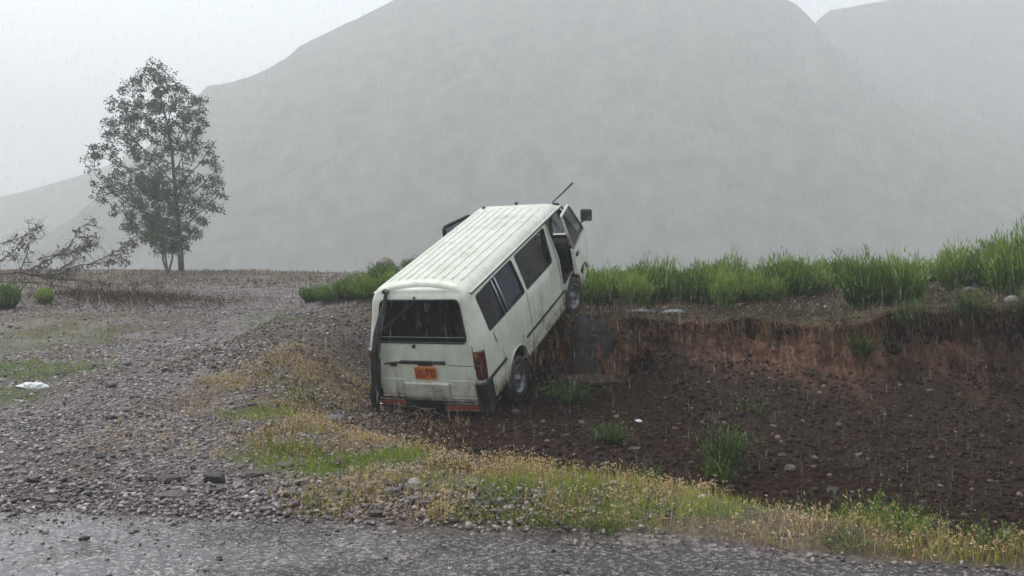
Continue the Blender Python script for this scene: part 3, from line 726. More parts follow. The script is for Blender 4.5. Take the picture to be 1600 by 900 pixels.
for sgn in (-1, 1):
    wheel(.04, sgn*.715, .185)
    wheel(2.62, sgn*.725, .345, yaw=-.12)
    for x0, z0, r0 in ((0.04, .30, .37), (2.59, .36, .405)):
        mb = MB(); aa = np.linspace(0, math.pi, 16); vs = []; fs = []
        for a in aa:
            for yy in (.50, .835 if x0 < 1 else .80): vs.append((x0+r0*math.cos(a), sgn*yy, z0+r0*math.sin(a)))
        for i in range(15): fs.append((2*i, 2*i+1, 2*i+3, 2*i+2))
        vs += [(x0, sgn*.50, z0-.1)]; fs += [(2*i, 2*i+2, len(vs)-1) for i in range(15)]
        mb.add(vs, fs).build('wheel_housing', m_blackp, van)
MB().tube([(.04, -.6, .2), (.04, .6, .2)], .045, 10).build('rear_axle', m_blackp, van)
MB().tube([(2.62, -.6, .34), (2.62, .6, .34)], .035, 10).build('front_axle', m_blackp, van)
# dangling mud flap and torn trim before the front wheel
MB().prism([(2.14, .30), (2.24, .34), (2.26, .74), (2.17, .80), (2.12, .60)], 'y', -.84, -.60).build('torn_arch_trim', m_blackp, van, bevel=.02)
MB().tube([(2.17, -.83, .95), (2.14, -.86, .86), (2.20, -.86, .80), (2.22, -.83, .90)], .022, 6).build('door_lock', m_black, van)

# seats
def seat(x, y, m):
    e_ = empty('seat'); e_.parent = van; e_.location = (x, y, .35)
    MB().box((0, 0, .27), (.42, .36, .12)).build('cushion', m, e_, bevel=.03)
    MB().box((-.20, 0, .57), (.10, .36, .54), Matrix.Rotation(-.15, 3, 'Y')).build('seat_back', m, e_, bevel=.03)
    MB().box((-.255, 0, .93), (.07, .24, .15), Matrix.Rotation(-.15, 3, 'Y')).build('headrest', m, e_, bevel=.03)
for x in (-.45, .30, 1.05):
    for y in (-.52, -.10, .34): seat(x, y, m_seat)
for y in (-.1, .3): seat(1.85, y, m_seat)
for y in (-.45, .45): seat(2.45, y, m_inner)
for (x0, x1) in ((-.26, -.14), (-.02, .60)):
    vs = []; fs = []; n = 22
    for i in range(n+1):
        x = x0+(x1-x0)*i/n
        for z in (1.72, 1.26): vs.append((x, -(ywall(z)-.050)-.012*math.sin(i*1.6), z))
    for i in range(n): fs.append((2*i, 2*i+1, 2*i+3, 2*i+2))
    MB().add(vs, fs).build('curtain', m_curtain, van, smooth=True)
dash = MB().box((3.05, 0, 1.02), (.35, 1.45, .30)).build('dashboard', m_inner, van, bevel=.06)
sw_ = MB(); cw = Vector((2.78, -.36, 1.12))
ring = [(cw.x+.08*math.cos(a), cw.y+.19*math.sin(a), cw.z+.17*math.cos(a)) for a in np.linspace(0, 2*math.pi, 25)]
sw_.tube(ring, .014, 6, cap=False).build('steering_wheel', m_black, van, smooth=True)
# front end: bumper, grille, head lamps
MB().prism([(3.38, -.80), (3.50, -.78), (3.56, 0), (3.50, .78), (3.38, .80)], 'z', .36, .56).build('front_bumper', m_blackp, van, bevel=.02)
MB().box((3.435, 0, .82), (.04, 1.0, .16)).build('grille', m_blackp, van, bevel=.01)
for sgn in (-1, 1): MB().box((3.42, sgn*.62, .82), (.06, .26, .17)).build('headlight', m_tint2, van, bevel=.02)

# front doors
def front_door(sgn, ang, shift=(0, 0, 0)):
    hinge = Vector((3.22, sgn*.825, 1.0))
    d = empty('front_door'); d.parent = van; d.location = hinge+Vector(shift); d.rotation_euler = (0, 0, -sgn*RD(ang) if sgn < 0 else -sgn*RD(ang))
    def L(x, z, off=0): return Vector((x-hinge.x, sgn*(ywall(z)+off)-hinge.y, z-hinge.z))
    low = rounded([(2.13, .80), (2.15, 1.225), (3.19, 1.225), (3.22, .84), (3.08, .56), (2.98, .68), (2.80, .775), (2.59, .80), (2.35, .78)], .03, 2)
    vo = []; n = len(low)
    # skin as a thin solid that follows the belly of the body side
    bm = bmesh.new()
    f = bm.faces.new([bm.verts.new(L(x, z, 0)+hinge) for x, z in low])
    bmesh.ops.triangulate(bm, faces=[f]); 
    e = bmesh.ops.extrude_face_region(bm, geom=bm.faces[:])
    bmesh.ops.translate(bm, verts=[v for v in e['geom'] if isinstance(v, bmesh.types.BMVert)], vec=(0, -sgn*.05, 0))
    bmesh.ops.recalc_face_normals(bm, faces=bm.faces)
    me = bpy.data.meshes.new('door_skin'); bm.to_mesh(me); bm.free()
    o = link('door_skin', me, m_paint, d, -hinge); mod = o.modifiers.new('b', 'BEVEL'); mod.width = .006; mod.segments = 2; mod.limit_method = 'ANGLE'
    fr = [(2.165, 1.22), (2.11, 1.77), (2.74, 1.77), (3.15, 1.22)]
    fro = rounded(fr, .07)
    frame_from([L(x, z, -.012) for x, z in rounded(fr, .06)], .022, 'door_window_frame', m_paint if sgn < 0 else m_black, d)
    frame_from([L(x, z, -.014) for x, z in rounded([(2.195, 1.24), (2.145, 1.745), (2.72, 1.745), (3.10, 1.24)], .05)], .012, 'window_seal', m_black, d)
    pane([L(x, z, -.02) for x, z in rounded([(2.195, 1.24), (2.145, 1.745), (2.72, 1.745), (3.10, 1.24)], .05)], 'door_glass', m_tint2 if sgn > 0 else m_tint, d)
    # inner trim card and handle
    MB().box(L(2.66, 1.02, -.07), (.90, .03, .50)).build('trim_card', m_inner, d, bevel=.01)
    MB().box(L(2.30, 1.10, .012), (.16, .03, .05)).build('door_handle', m_blackp, d, bevel=.01)
    # mirror on two stalks
    mr_ = MB().box(L(3.12, 1.46, .12), (.07, .19, .20), Matrix.Rotation(.12, 3, 'X')).build('wing_mirror', m_blackp, d, bevel=.03, seg=3)
    MB().tube([L(3.05, 1.36, 0), L(3.12, 1.37, .06), L(3.13, 1.40, .11)], .014, 6).build('mirror_arm', m_black, mr_)
    MB().box(L(3.082, 1.46, .12), (.006, .16, .17), Matrix.Rotation(.12, 3, 'X')).build('mirror_glass', mat('mirror_glass', (.22, .23, .22), .12, metal=.7), mr_)
    return d
d_ = front_door(-1, 8, (0, -.10, .10)); d_['label'] = 'dented front door hanging ajar on the right side'
d_ = front_door(1, 19)
# bent wiper arm sticking up at the broken windscreen corner, torn windscreen rubber
MB().tube([(2.80, -.60, 1.90), (2.98, -.72, 1.99), (3.20, -.84, 2.09)], [.010, .013, .016], 6).build('bent_wiper_arm', m_black, van)
MB().tube([(2.86, -.58, 1.86), (2.93, -.63, 1.83), (2.97, -.69, 1.74), (3.05, -.72, 1.62)], .018, 6).build('torn_windscreen_rubber', m_black, van)
MB().tube([(2.68, -.62, 1.84), (2.78, -.66, 1.78), (2.84, -.70, 1.70)], .02, 6).build('torn_windscreen_rubber', m_blackp, van)
tb = MB()
for k in range(14):
    p = Vector((2.62+random.random()*.45, -.56-random.random()*.14, 1.60+random.random()*.24)); q = p+Vector((random.uniform(-.1, .1), random.uniform(-.05, .05), random.uniform(-.14, .05)))
    tb.tube([p, (p+q)/2+Vector((0, -.02, 0)), q], .008, 4)
tag(tb.build('torn_trim_shreds', m_blackp, van), kind='stuff')
ln = MB(); lv = []; lf = []  # added dark sheet standing in for the shade inside the front door opening
for i in range(9):
    xx = 2.10+.085*i
    for j, zz in enumerate((1.84, 1.62, 1.36, 1.10-.10*math.sin(i*1.3))): lv.append((xx+.02*math.sin(j*2+i), -.56-.03*math.sin(i*1.9+j)+.05*j*0, zz))
for i in range(8):
    for j in range(3): lf.append((i*4+j, i*4+j+1, i*4+j+5, i*4+j+4))
ln.add(lv, lf).build('door_gap_shade_sheet', m_blackp, van, smooth=True)
ws = MB().add([(3.27, -.62, 1.22), (3.27, .62, 1.22), (2.90, .58, 1.75), (2.90, -.58, 1.75), (3.265, -.62, 1.22), (3.265, .62, 1.22), (2.895, .58, 1.75), (2.895, -.58, 1.75)],
             [(0, 1, 2, 3), (7, 6, 5, 4), (0, 4, 5, 1), (1, 5, 6, 2), (2, 6, 7, 3), (3, 7, 4, 0)]).build('windscreen', m_tint2, van)

# ------------------------------------------------------------------ stones
PHI = (1+5**.5)/2
ICO_V = np.array([(-1, PHI, 0), (1, PHI, 0), (-1, -PHI, 0), (1, -PHI, 0), (0, -1, PHI), (0, 1, PHI), (0, -1, -PHI), (0, 1, -PHI), (PHI, 0, -1), (PHI, 0, 1), (-PHI, 0, -1), (-PHI, 0, 1)])/math.hypot(1, PHI)
ICO_F = np.array([(0, 11, 5), (0, 5, 1), (0, 1, 7), (0, 7, 10), (0, 10, 11), (1, 5, 9), (5, 11, 4), (11, 10, 2), (10, 7, 6), (7, 1, 8), (3, 9, 4), (3, 4, 2), (3, 2, 6), (3, 6, 8), (3, 8, 9), (4, 9, 5), (2, 4, 11), (6, 2, 10), (8, 6, 7), (9, 8, 1)])
def stones(name, x, y, z, s, tone, m, flat=.55, sink=.15):
    n = len(x); r = RNG
    V = ICO_V[None]*(1+.8*(r.random((n, 12, 1))-.5))+.40*(r.random((n, 12, 3))-.5)
    sc = np.stack([.75+.5*r.random(n), .6+.4*r.random(n), flat*(.7+.6*r.random(n))], 1)
    V = V*sc[:, None]
    ti = .7*(r.random(n)-.5); c, s_ = np.cos(ti)[:, None], np.sin(ti)[:, None]
    V = np.stack([V[..., 0]*c-V[..., 2]*s_, V[..., 1], V[..., 0]*s_+V[..., 2]*c], -1)
    a = r.random(n)*6.283; c, s_ = np.cos(a)[:, None], np.sin(a)[:, None]
    V = np.stack([V[..., 0]*c-V[..., 1]*s_, V[..., 0]*s_+V[..., 1]*c, V[..., 2]], -1)*s[:, None, None]
    V += np.stack([x, y, z+s*sc[:, 2]*(1-2*sink)*.5], 1)[:, None]
    F = (ICO_F[None]+12*np.arange(n)[:, None, None]).reshape(-1, 3)
    return link(name, mesh_np(name, V.reshape(-1, 3), F, np.repeat(tone, 12)), m)
def scatter(n, x0, x1, y0, y1, dens):
    x = RNG.uniform(x0, x1, n); y = RNG.uniform(y0, y1, n); k = RNG.random(n) < dens(x, y); return x[k], y[k]
ST_GREY = [(0, (.02, .017, .018)), (.2, (.06, .049, .052)), (.38, (.145, .120, .120)), (.6, (.28, .238, .232)), (.88, (.43, .375, .355)), (1, (.56, .51, .47))]
m_gravel = tone_mat('wet_grey_mauve_gravel', ST_GREY, .30, .6, noise=.22, nscale=45)
m_rubble = tone_mat('wet_dark_brown_rubble', [(0, (.009, .006, .005)), (.4, (.026, .014, .010)), (.7, (.062, .035, .025)), (.9, (.12, .080, .060)), (1, (.25, .20, .165))], .75, .15, noise=.25, nscale=40)
def grassy(x, y): g, d, b_ = zones(x, y); return g, d, b_
def dens_track(x, y):
    g, d, b_ = grassy(x, y); yr = road_edge(x)
    return np.clip((y > yr+.02)*(1-.8*g)*(1-.72*d*(y < 24))*(1-b_)*(.55+1.0*(fbm(x*.9, y*.9, 3, 70)+.35)), 0, 1)
def tones(n, lo=.0, hi=1.0): return np.clip(RNG.beta(2.2, 2.6, n)*(hi-lo)+lo, 0, 1)
px, py = [], []
for (n, x0, x1, y0, y1) in ((42000, -5.2, 1, 5.0, 8.5), (36000, -7.2, 0, 8.5, 14), (16000, -10, -1, 14, 22), (7000, -15, -1, 22, 36)):
    x, y = scatter(n, x0, x1, y0, y1, dens_track); px.append(x); py.append(y)
x = np.concatenate(px); y = np.concatenate(py); n = len(x)
s_ = (.005+.020*RNG.random(n)**5)*(1+.06*np.clip(y-7, 0, 20)); tn = tones(n); tn = np.where(RNG.random(n) < .16, tn*.25, tn)
tag(stones('gravel', x, y, height(x, y), s_, tn, m_gravel), 'small wet grey and mauve gravel covering the track', kind='stuff')
# loose rubble ridge between the track and the road
def dens_ridge(x, y):
    yr = road_edge(x); u = (y-yr)
    w = np.interp(x, [-4.5, -3, -2, -.5, 0.1, .6], [.1, .5, .9, 1, .7, 0])
    return w*np.exp(-((u-.38)/.32)**2)*(u > .0)
x, y = scatter(26000, -5, .8, 5, 7, dens_ridge); n = len(x)
tag(stones('gravel', x, y, height(x, y)+.01, .005+.024*RNG.random(n)**5, tones(n, .0, .85), m_gravel), 'coarser loose gravel ridge along the edge of the road', kind='stuff')
# sparse pebbles on the road
x, y = scatter(22000, -5, 3.4, 3.4, 6, lambda x, y: (y < road_edge(x)+.05)*np.clip(.8*np.exp(-(road_edge(x)-y)/np.interp(x, [-4, -1, 0, 1], [.34, .30, .18, .10]))*(.4+2*np.clip(fbm(x*2, y*2, 3, 97)+.2, 0, 1))+.12*np.exp(-(road_edge(x)-y)/1.2), 0, 1)); n = len(x)
tag(stones('gravel', x, y, np.full(n, .006), .004+.016*RNG.random(n)**4, tones(n, 0, .9), m_gravel), 'scattered pebbles lying on the wet asphalt', kind='stuff')
# rubble over the pit floor and talus
def dens_pit(x, y): return pit_mask(x, y)*(y < lip_y(x)-np.interp(x, [1.5, 2.6], [.7, 1.6]))*(.4+.9*(fbm(x*.8, y*.8, 3, 90)+.4))
x, y = scatter(52000, -2.5, 8.5, 5.6, 14.4, dens_pit); n = len(x)
tn = tones(n, 0, .85); tn = np.where(RNG.random(n) < .03, .95, tn)
tag(stones('rubble', x, y, height(x, y), .006+.034*RNG.random(n)**4.5, tn, m_rubble), 'dark brown stony rubble covering the pit floor', kind='stuff')
n = 30000; xi = RNG.uniform(1.9, 12.5, n); ti = .36+.64*RNG.random(n)**.7
ii = np.clip(np.searchsorted(bx, xi), 0, len(bx)-1); jj = (ti*(nb-1)).astype(int)
k = (RNG.random(n) < sst(.38, .6, ti+.25*fbm(xi*1.3, ti*2, 3, 141))); ii, jj = ii[k], jj[k]; n = len(ii)
tn = tones(n, 0, .85); tn = np.where(RNG.random(n) < .03, .95, tn)
tag(stones('rubble', BX[jj, ii]+RNG.normal(0, .015, n), BY[jj, ii], BZ[jj, ii]-.01, .008+.036*RNG.random(n)**4, tn, m_rubble, flat=.75), 'dark stones slid down against the foot of the bank', kind='stuff')
n = 2500; xi = RNG.uniform(-1.5, 12.5, n); ti = RNG.uniform(.08, .45, n)
ii = np.clip(np.searchsorted(bx, xi), 0, len(bx)-1); jj = (ti*(nb-1)).astype(int)
tag(stones('rubble', BX[jj, ii], BY[jj, ii], BZ[jj, ii]-.01, .008+.02*RNG.random(n)**2, tones(n, .3, 1), m_rubble, flat=.8), 'pebbles sticking out of the red clay of the bank', kind='stuff')
x, y = scatter(26000, -4.6, -.3, 7, 18, lambda x, y: np.clip(pit_mask(x+.5, y)*(1-pit_mask(x-.9, y))+(y > 11)*(x < -1.4), 0, 1)*.8); n = len(x)
m_slope = tone_mat('brown_grey_stones', [(0, (.02, .016, .014)), (.35, (.065, .048, .034)), (.65, (.14, .112, .082)), (.9, (.25, .215, .17)), (1, (.40, .36, .32))], .6, .3, noise=.25, nscale=40)
tag(stones('gravel', x, y, height(x, y), .007+.032*RNG.random(n)**4.5, tones(n, .0, .9), m_slope), 'grey brown stones on the slope left of the minibus', kind='stuff')
# stones on the bank top
def dens_top(x, y): return (y > lip_y(x)+.1)*(x > -1)*.5
x, y = scatter(5000, 0, 11, 10.5, 18, dens_top); n = len(x)
tag(stones('gravel', x, y, height(x, y)+.01, .008+.022*RNG.random(n)**2, tones(n, .2, 1), m_gravel), 'light gravel on top of the bank between the shrubs', kind='stuff')

def rock(name, loc, dims, rz, col, label, cat='rock', group=None, seed=0, rough=.45, sub=2, amp=.22, boxy=.0, tilt=0, spec=.4):
    bm = bmesh.new(); bmesh.ops.create_icosphere(bm, subdivisions=sub, radius=1)
    for v in bm.verts:
        p = v.co.copy()
        if boxy: 
            q = Vector([math.copysign(abs(c_)**(1-boxy), c_) for c_ in p]); p = q
        nn = mnoise.noise(p*1.1+Vector((seed*3.1, 0, 0)))*amp*1.6+mnoise.noise(p*2.7+Vector((0, seed*1.7, 0)))*amp*.7
        p = p*(1+nn); v.co = Vector((p.x*dims[0]/2, p.y*dims[1]/2, p.z*dims[2]/2))
    me = bpy.data.meshes.new(name); bm.to_mesh(me); bm.free()
    key = 'stone_%d_%d_%d' % tuple(int(c_*1000) for c_ in col)
    mm = bpy.data.materials.get(key) or mat(key, col, rough, bump=.6, bscale=35, var=.45, vscale=11, spec=spec)
    o = link(name, me, mm, None, loc, (tilt, tilt*.5, rz)); tag(o, label, cat, group); return o
def R(x, y, dims, col, label, name='rock', sink=.25, **k):
    return rock(name, (x, y, hz(x, y)+dims[2]*(.5-sink)), dims, k.pop('rz', random.uniform(0, .6)), col, label, **k)
DK, GR, BR, PA = (.022, .020, .021), (.12, .11, .11), (.075, .052, .045), (.30, .28, .26)
R(-2.11, 6.30, (.155, .09, .075), DK, 'black wet block of stone, darkest on the rubble ridge by the road', boxy=.4, seed=1, rz=.05)
R(-1.86, 6.47, (.20, .10, .05), (.05, .04, .04), 'long flat dark stone just right of the black block', boxy=.3, seed=2, rz=.1)
R(-2.42, 6.30, (.15, .11, .07), (.045, .035, .037), 'knobbly dark brown stone at the left end of the rubble ridge', seed=3)
R(-2.60, 6.33, (.12, .09, .055), (.05, .042, .042), 'small dark stone left of the knobbly brown one', seed=4)
R(-2.28, 5.93, (.24, .14, .08), (.075, .058, .055), 'low broad brown stone at the asphalt edge', seed=5)
R(-.65, 5.90, (.12, .09, .08), PA, 'pale grey rounded stone at the right end of the rubble ridge', seed=6)
R(-.80, 5.85, (.12, .09, .06), GR, 'grey stone leaning by the pale rounded one', seed=16)
R(-1.31, 6.70, (.15, .12, .10), (.055, .036, .030), 'dark brown clod at the left of the bright green grass patch', seed=7)
R(-1.72, 6.76, (.17, .11, .05), (.085, .07, .07), 'flat mauve stone where the dry grass meets the gravel', seed=8)
R(-2.43, 5.03, (.06, .05, .03), DK, 'lone dark stone out on the wet asphalt', seed=9, sink=.1)
R(-1.18, 5.75, (.14, .09, .05), GR, 'flat grey stone on the asphalt side of the ridge', seed=10)
R(-1.5, 5.95, (.16, .1, .05), (.10, .085, .08), 'flattish brown grey slab low on the rubble ridge', seed=11)
R(-1.55, 8.6, (.16, .12, .07), (.12, .115, .12), 'grey stone among dry grass below the minibus', seed=12)
R(-2.0, 10.0, (.26, .2, .12), (.09, .085, .09), 'dark grey stone on the slope left of the minibus', seed=13)
R(-.93, 7.75, (.15, .11, .07), (.17, .15, .16), 'pale mauve stone below the right bumper of the minibus', seed=14)
R(3.66, 12.0, (.30, .2, .11), (.16, .145, .135), 'pale flat rock beside the dark green tuft in the pit', seed=15, sink=.1)
R(4.4, 9.8, (.10, .08, .07), (.22, .19, .165), 'pale round stone on the right of the pit floor', seed=17)
R(3.1, 9.9, (.13, .09, .08), (.13, .11, .1), 'grey stone in the middle of the pit floor', seed=18)
R(-3.12, 22.2, (.52, .42, .55), (.13, .10, .085), 'squat brown boulder on the mound left of the minibus roof', boxy=.3, seed=19, sink=.15)
R(10.4, 22.5, (.35, .25, .2), PA, 'whitish rock in the gap between the right hand shrubs', seed=20)
R(8.05, 15.9, (.24, .18, .12), PA, 'small whitish rock on the bare soil of the bank top', seed=21)
R(7.6, 14.9, (.36, .2, .12), (.16, .13, .12), 'brown grey stone on the bare bank saddle', seed=22)
R(6.9, 12.35, (.18, .14, .12), (.36, .33, .33), 'pale stone lodged high in the dark part of the bank', seed=23)
R(7.25, 12.2, (.14, .1, .1), (.30, .27, .27), 'second pale stone in the dark bank, by the edge of the photo', seed=24)
for x, y, lb in ((-2.6, 8.9, 'dark stone near the right edge of the track below the grass strip'), (-3.9, 9.2, 'dark stone in the middle of the track, level with the plastic bag'), (-4.55, 10.1, 'dark stone on the track to the right of the plastic bag'), (-5.0, 11.6, 'farthest of the loose dark stones on the left of the track'), (-3.3, 7.6, 'dark stone on the gravel behind the left end of the rubble ridge'), (-3.75, 8.3, 'dark stone lying alone left of the track centre'), (-4.0, 12.2, 'farthest of the loose dark stones near the track centre'), (-3.2, 6.9, 'nearest of the loose dark stones on the gravel track')):
    sz = random.uniform(.06, .10)
    R(x, y, (sz*1.3, sz, sz*.7), (.04, .034, .034), lb, group='dark stones on the track', seed=random.random()*50)
used = []
for i in range(110):
    x = random.uniform(-3.9, .2); yr = float(road_edge(np.array([x]))[0]); y = yr+random.gauss(.38, .2)
    if y < yr+.02: continue
    sz = random.choice((.03, .035, .04, .05, .075))
    R(x, y, (sz*1.4, sz, sz*.65), random.choice((GR, (.14, .12, .12), (.09, .07, .068), (.18, .155, .145), (.05, .042, .042))), 'small angular stone in the rubble ridge beside the road', name='stone', cat='stone', group='loose stones of the rubble ridge', seed=random.random()*90, sub=1, boxy=.2, sink=.15)
for i in range(60):
    x = random.uniform(0, 7); y = random.uniform(7.5, 12)
    if pit_mask(np.array([x]), np.array([y]))[0] < .8 or y > lip_y(np.array([x]))[0]-2.6: continue
    sz = random.choice((.05, .06, .08, .11))
    R(x, y, (sz*1.4, sz, sz*.75), random.choice(((.055, .042, .036), (.085, .066, .056), (.04, .03, .028))), 'loose brownish stone lying on the pit floor', name='stone', cat='stone', group='loose stones on the pit floor', seed=random.random()*90, sub=1, boxy=.2)

# grey rock plate and red ledge let into the bank beside the front wheel
rock('rock_slab', (1.26, 14.16, .02), (.62, .40, 1.02), .05, (.026, .023, .026), 'dark grey rock slab exposed in the bank right of the front wheel', 'rock slab', sub=4, amp=.13, boxy=.5, seed=31, rough=.6)
rock('clay_ledge', (1.16, 13.86, -.43), (1.0, .5, .30), .04, (.065, .036, .026), 'reddish block of clay jutting out below the grey rock slab', 'clay block', sub=4, amp=.30, boxy=.4, seed=33, rough=.8)

# ------------------------------------------------------------------ grass and shrubs
def blades(P, h, w, az, lean, curve=1.0, tone=None, name='grass', m=None, seg=2):
    """P (n,3) roots; every blade is a bent tapering strip"""
    n = len(P); d = np.stack([np.cos(az), np.sin(az), np.zeros(n)], 1); side_az = RNG.random(n)*6.283
    sd = np.stack([np.cos(side_az), np.sin(side_az), np.zeros(n)], 1)
    up = np.array([0, 0, 1.])
    def pt(t): return P+d*(lean*h*(t**1.6*curve+t*(1-curve)))[:, None]+up*(h*t*np.sqrt(np.clip(1-(lean*t*.7)**2, .1, 1)))[:, None]
    a = P-sd*w[:, None]*.5; b_ = P+sd*w[:, None]*.5
    m1 = pt(.5); c = m1-sd*w[:, None]*.42; e = m1+sd*w[:, None]*.42; tip = pt(1.0)
    V = np.stack([a, b_, c, e, tip], 1).reshape(-1, 3)
    i = 5*np.arange(n)[:, None, None]
    F = (np.array([(0, 1, 3), (0, 3, 2), (2, 3, 4)])[None]+i).reshape(-1, 3)
    return V, F, (np.repeat(tone, 5) if tone is not None else None), tip
def flecks(P, s, tone):
    """small seed heads / leaves as single kite shaped faces"""
    n = len(P); a = RNG.normal(size=(n, 3)); a /= np.linalg.norm(a, axis=1)[:, None]; b_ = np.cross(a, RNG.normal(size=(n, 3))); b_ /= np.linalg.norm(b_, axis=1)[:, None]
    V = np.stack([P-a*s[:, None], P+b_*s[:, None]*.45, P+a*s[:, None], P-b_*s[:, None]*.45], 1).reshape(-1, 3)
    i = 4*np.arange(n)[:, None, None]; F = (np.array([(0, 1, 2), (0, 2, 3)])[None]+i).reshape(-1, 3)
    return V, F, np.repeat(tone, 4)
def join(parts):
    V = []; F = []; T = []; o = 0
    for (v, f, t_) in parts: V.append(v); F.append(f+o); T.append(t_); o += len(v)
    return np.concatenate(V), np.concatenate(F), np.concatenate(T)
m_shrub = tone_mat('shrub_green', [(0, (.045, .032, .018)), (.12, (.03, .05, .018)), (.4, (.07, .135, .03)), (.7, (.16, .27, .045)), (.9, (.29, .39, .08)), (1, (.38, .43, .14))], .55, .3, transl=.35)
m_dry = tone_mat('dry_grass', [(0, (.05, .03, .016)), (.2, (.15, .10, .045)), (.45, (.38, .275, .11)), (.75, (.55, .42, .20)), (1, (.66, .50, .35))], .7, .2, transl=.3)
m_dead = tone_mat('matted_dead_grass', [(0, (.035, .026, .018)), (.3, (.09, .068, .042)), (.6, (.18, .145, .09)), (.85, (.28, .235, .155)), (1, (.36, .31, .22))], .8, .15, transl=.25)
m_green = tone_mat('green_grass', [(0, (.05, .06, .014)), (.3, (.12, .18, .022)), (.65, (.25, .33, .04)), (1, (.46, .46, .11))], .55, .3, transl=.35)

def shrub_mesh(name, h, r, n, dark=0.0, feather=.5, seed=0, spread=.55, fill=0):
    a = RNG.random(n)*6.283; rr = r*.55*np.sqrt(RNG.random(n)); P = np.stack([rr*np.cos(a), rr*np.sin(a), -.03*np.ones(n)], 1)
    out = rr/(r*.55); az = a+RNG.normal(0, .5, n)
    cl_ = .8+.55*vnoise(P[:, 0]*7+seed*9, P[:, 1]*7, int(n)); hh = h*(.35+.65*RNG.random(n)**.8)*(1-.42*out**2)*cl_*(.74 if fill else 1)
    lean = spread*(.15+.85*out)*RNG.uniform(.3, 1.3, n)
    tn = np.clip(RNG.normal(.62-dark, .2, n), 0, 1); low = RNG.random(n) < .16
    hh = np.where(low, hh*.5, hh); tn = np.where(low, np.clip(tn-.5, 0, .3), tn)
    parts = []
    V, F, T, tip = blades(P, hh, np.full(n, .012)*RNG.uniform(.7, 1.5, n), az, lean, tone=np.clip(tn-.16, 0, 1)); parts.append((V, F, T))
    # feathery leaflets along the stems
    k = int(n*4.5); i = RNG.integers(0, n, k); tt_ = RNG.uniform(.3, 1.0, k)
    d = np.stack([np.cos(az[i]), np.sin(az[i])], 1)*(lean[i]*hh[i]*tt_**1.6)[:, None]
    Q = np.concatenate([P[i, :2]+d, (hh[i]*tt_*np.sqrt(np.clip(1-(lean[i]*tt_*.7)**2, .1, 1)))[:, None]], 1)+RNG.normal(0, .008, (k, 3))
    a2 = az[i]+RNG.normal(0, 1.3, k)
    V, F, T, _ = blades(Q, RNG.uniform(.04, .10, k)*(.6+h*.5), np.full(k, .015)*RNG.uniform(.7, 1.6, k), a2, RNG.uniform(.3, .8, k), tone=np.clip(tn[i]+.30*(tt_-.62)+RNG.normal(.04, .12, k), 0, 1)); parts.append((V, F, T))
    if fill:
        k = int(n*fill); a = RNG.random(k)*6.283; rho = np.sqrt(RNG.random(k)); lump = .62+.62*vnoise(rho*np.cos(a)*2.6+n, rho*np.sin(a)*2.6+7, n)
        top = h*(1-.45*rho**2)*lump*RNG.uniform(.8, 1.05, k); zz = top*(1-.8*RNG.random(k)**1.3)-.1*h; zz = np.maximum(zz, .05); R_ = r*(.45+.75*np.sqrt(np.clip(zz/h, 0, 1)))*rho
        Q = np.stack([R_*np.cos(a), R_*np.sin(a), zz*.88], 1)
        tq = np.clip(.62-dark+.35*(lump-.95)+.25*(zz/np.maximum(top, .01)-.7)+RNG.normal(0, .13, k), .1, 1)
        V, F, T, _ = blades(Q, RNG.uniform(.06, .17, k)*h, RNG.uniform(.008, .017, k), a+RNG.normal(0, .6, k), RNG.uniform(.05, .6, k), tone=tq); parts.append((V, F, T))
    V, F, T = join(parts); return mesh_np(name, V, F, T)
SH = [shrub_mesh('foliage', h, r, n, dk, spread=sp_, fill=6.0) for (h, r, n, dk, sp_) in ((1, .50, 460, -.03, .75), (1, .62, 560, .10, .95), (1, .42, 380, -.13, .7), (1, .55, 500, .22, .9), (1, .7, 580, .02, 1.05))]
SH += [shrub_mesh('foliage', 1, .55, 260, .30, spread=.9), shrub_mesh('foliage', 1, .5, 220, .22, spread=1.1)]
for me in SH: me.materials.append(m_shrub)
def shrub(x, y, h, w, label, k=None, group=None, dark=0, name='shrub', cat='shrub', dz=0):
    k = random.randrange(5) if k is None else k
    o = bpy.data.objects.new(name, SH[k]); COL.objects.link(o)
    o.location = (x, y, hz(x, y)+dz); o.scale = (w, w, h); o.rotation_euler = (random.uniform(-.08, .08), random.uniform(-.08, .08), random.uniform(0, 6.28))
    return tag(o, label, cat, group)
G1 = 'shrubs along the top of the bank'
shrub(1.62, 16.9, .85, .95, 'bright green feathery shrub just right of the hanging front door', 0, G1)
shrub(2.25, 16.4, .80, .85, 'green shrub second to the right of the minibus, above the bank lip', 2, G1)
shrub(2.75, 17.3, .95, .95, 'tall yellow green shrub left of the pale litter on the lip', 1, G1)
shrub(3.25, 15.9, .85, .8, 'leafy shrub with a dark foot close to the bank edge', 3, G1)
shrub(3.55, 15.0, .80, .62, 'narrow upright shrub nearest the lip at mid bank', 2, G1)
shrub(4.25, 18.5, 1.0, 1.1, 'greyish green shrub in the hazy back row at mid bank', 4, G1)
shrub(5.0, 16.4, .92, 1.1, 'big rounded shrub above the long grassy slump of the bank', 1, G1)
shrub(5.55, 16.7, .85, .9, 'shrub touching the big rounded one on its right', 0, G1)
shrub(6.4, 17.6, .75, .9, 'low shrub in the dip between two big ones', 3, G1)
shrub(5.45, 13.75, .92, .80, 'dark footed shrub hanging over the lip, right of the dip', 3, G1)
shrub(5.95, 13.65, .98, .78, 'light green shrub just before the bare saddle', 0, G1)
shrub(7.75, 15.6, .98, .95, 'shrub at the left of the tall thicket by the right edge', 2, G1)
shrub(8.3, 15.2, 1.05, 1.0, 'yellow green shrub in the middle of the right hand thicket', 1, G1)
shrub(7.55, 13.5, 1.12, .85, 'large shrub at the front of the right hand thicket', 0, G1)
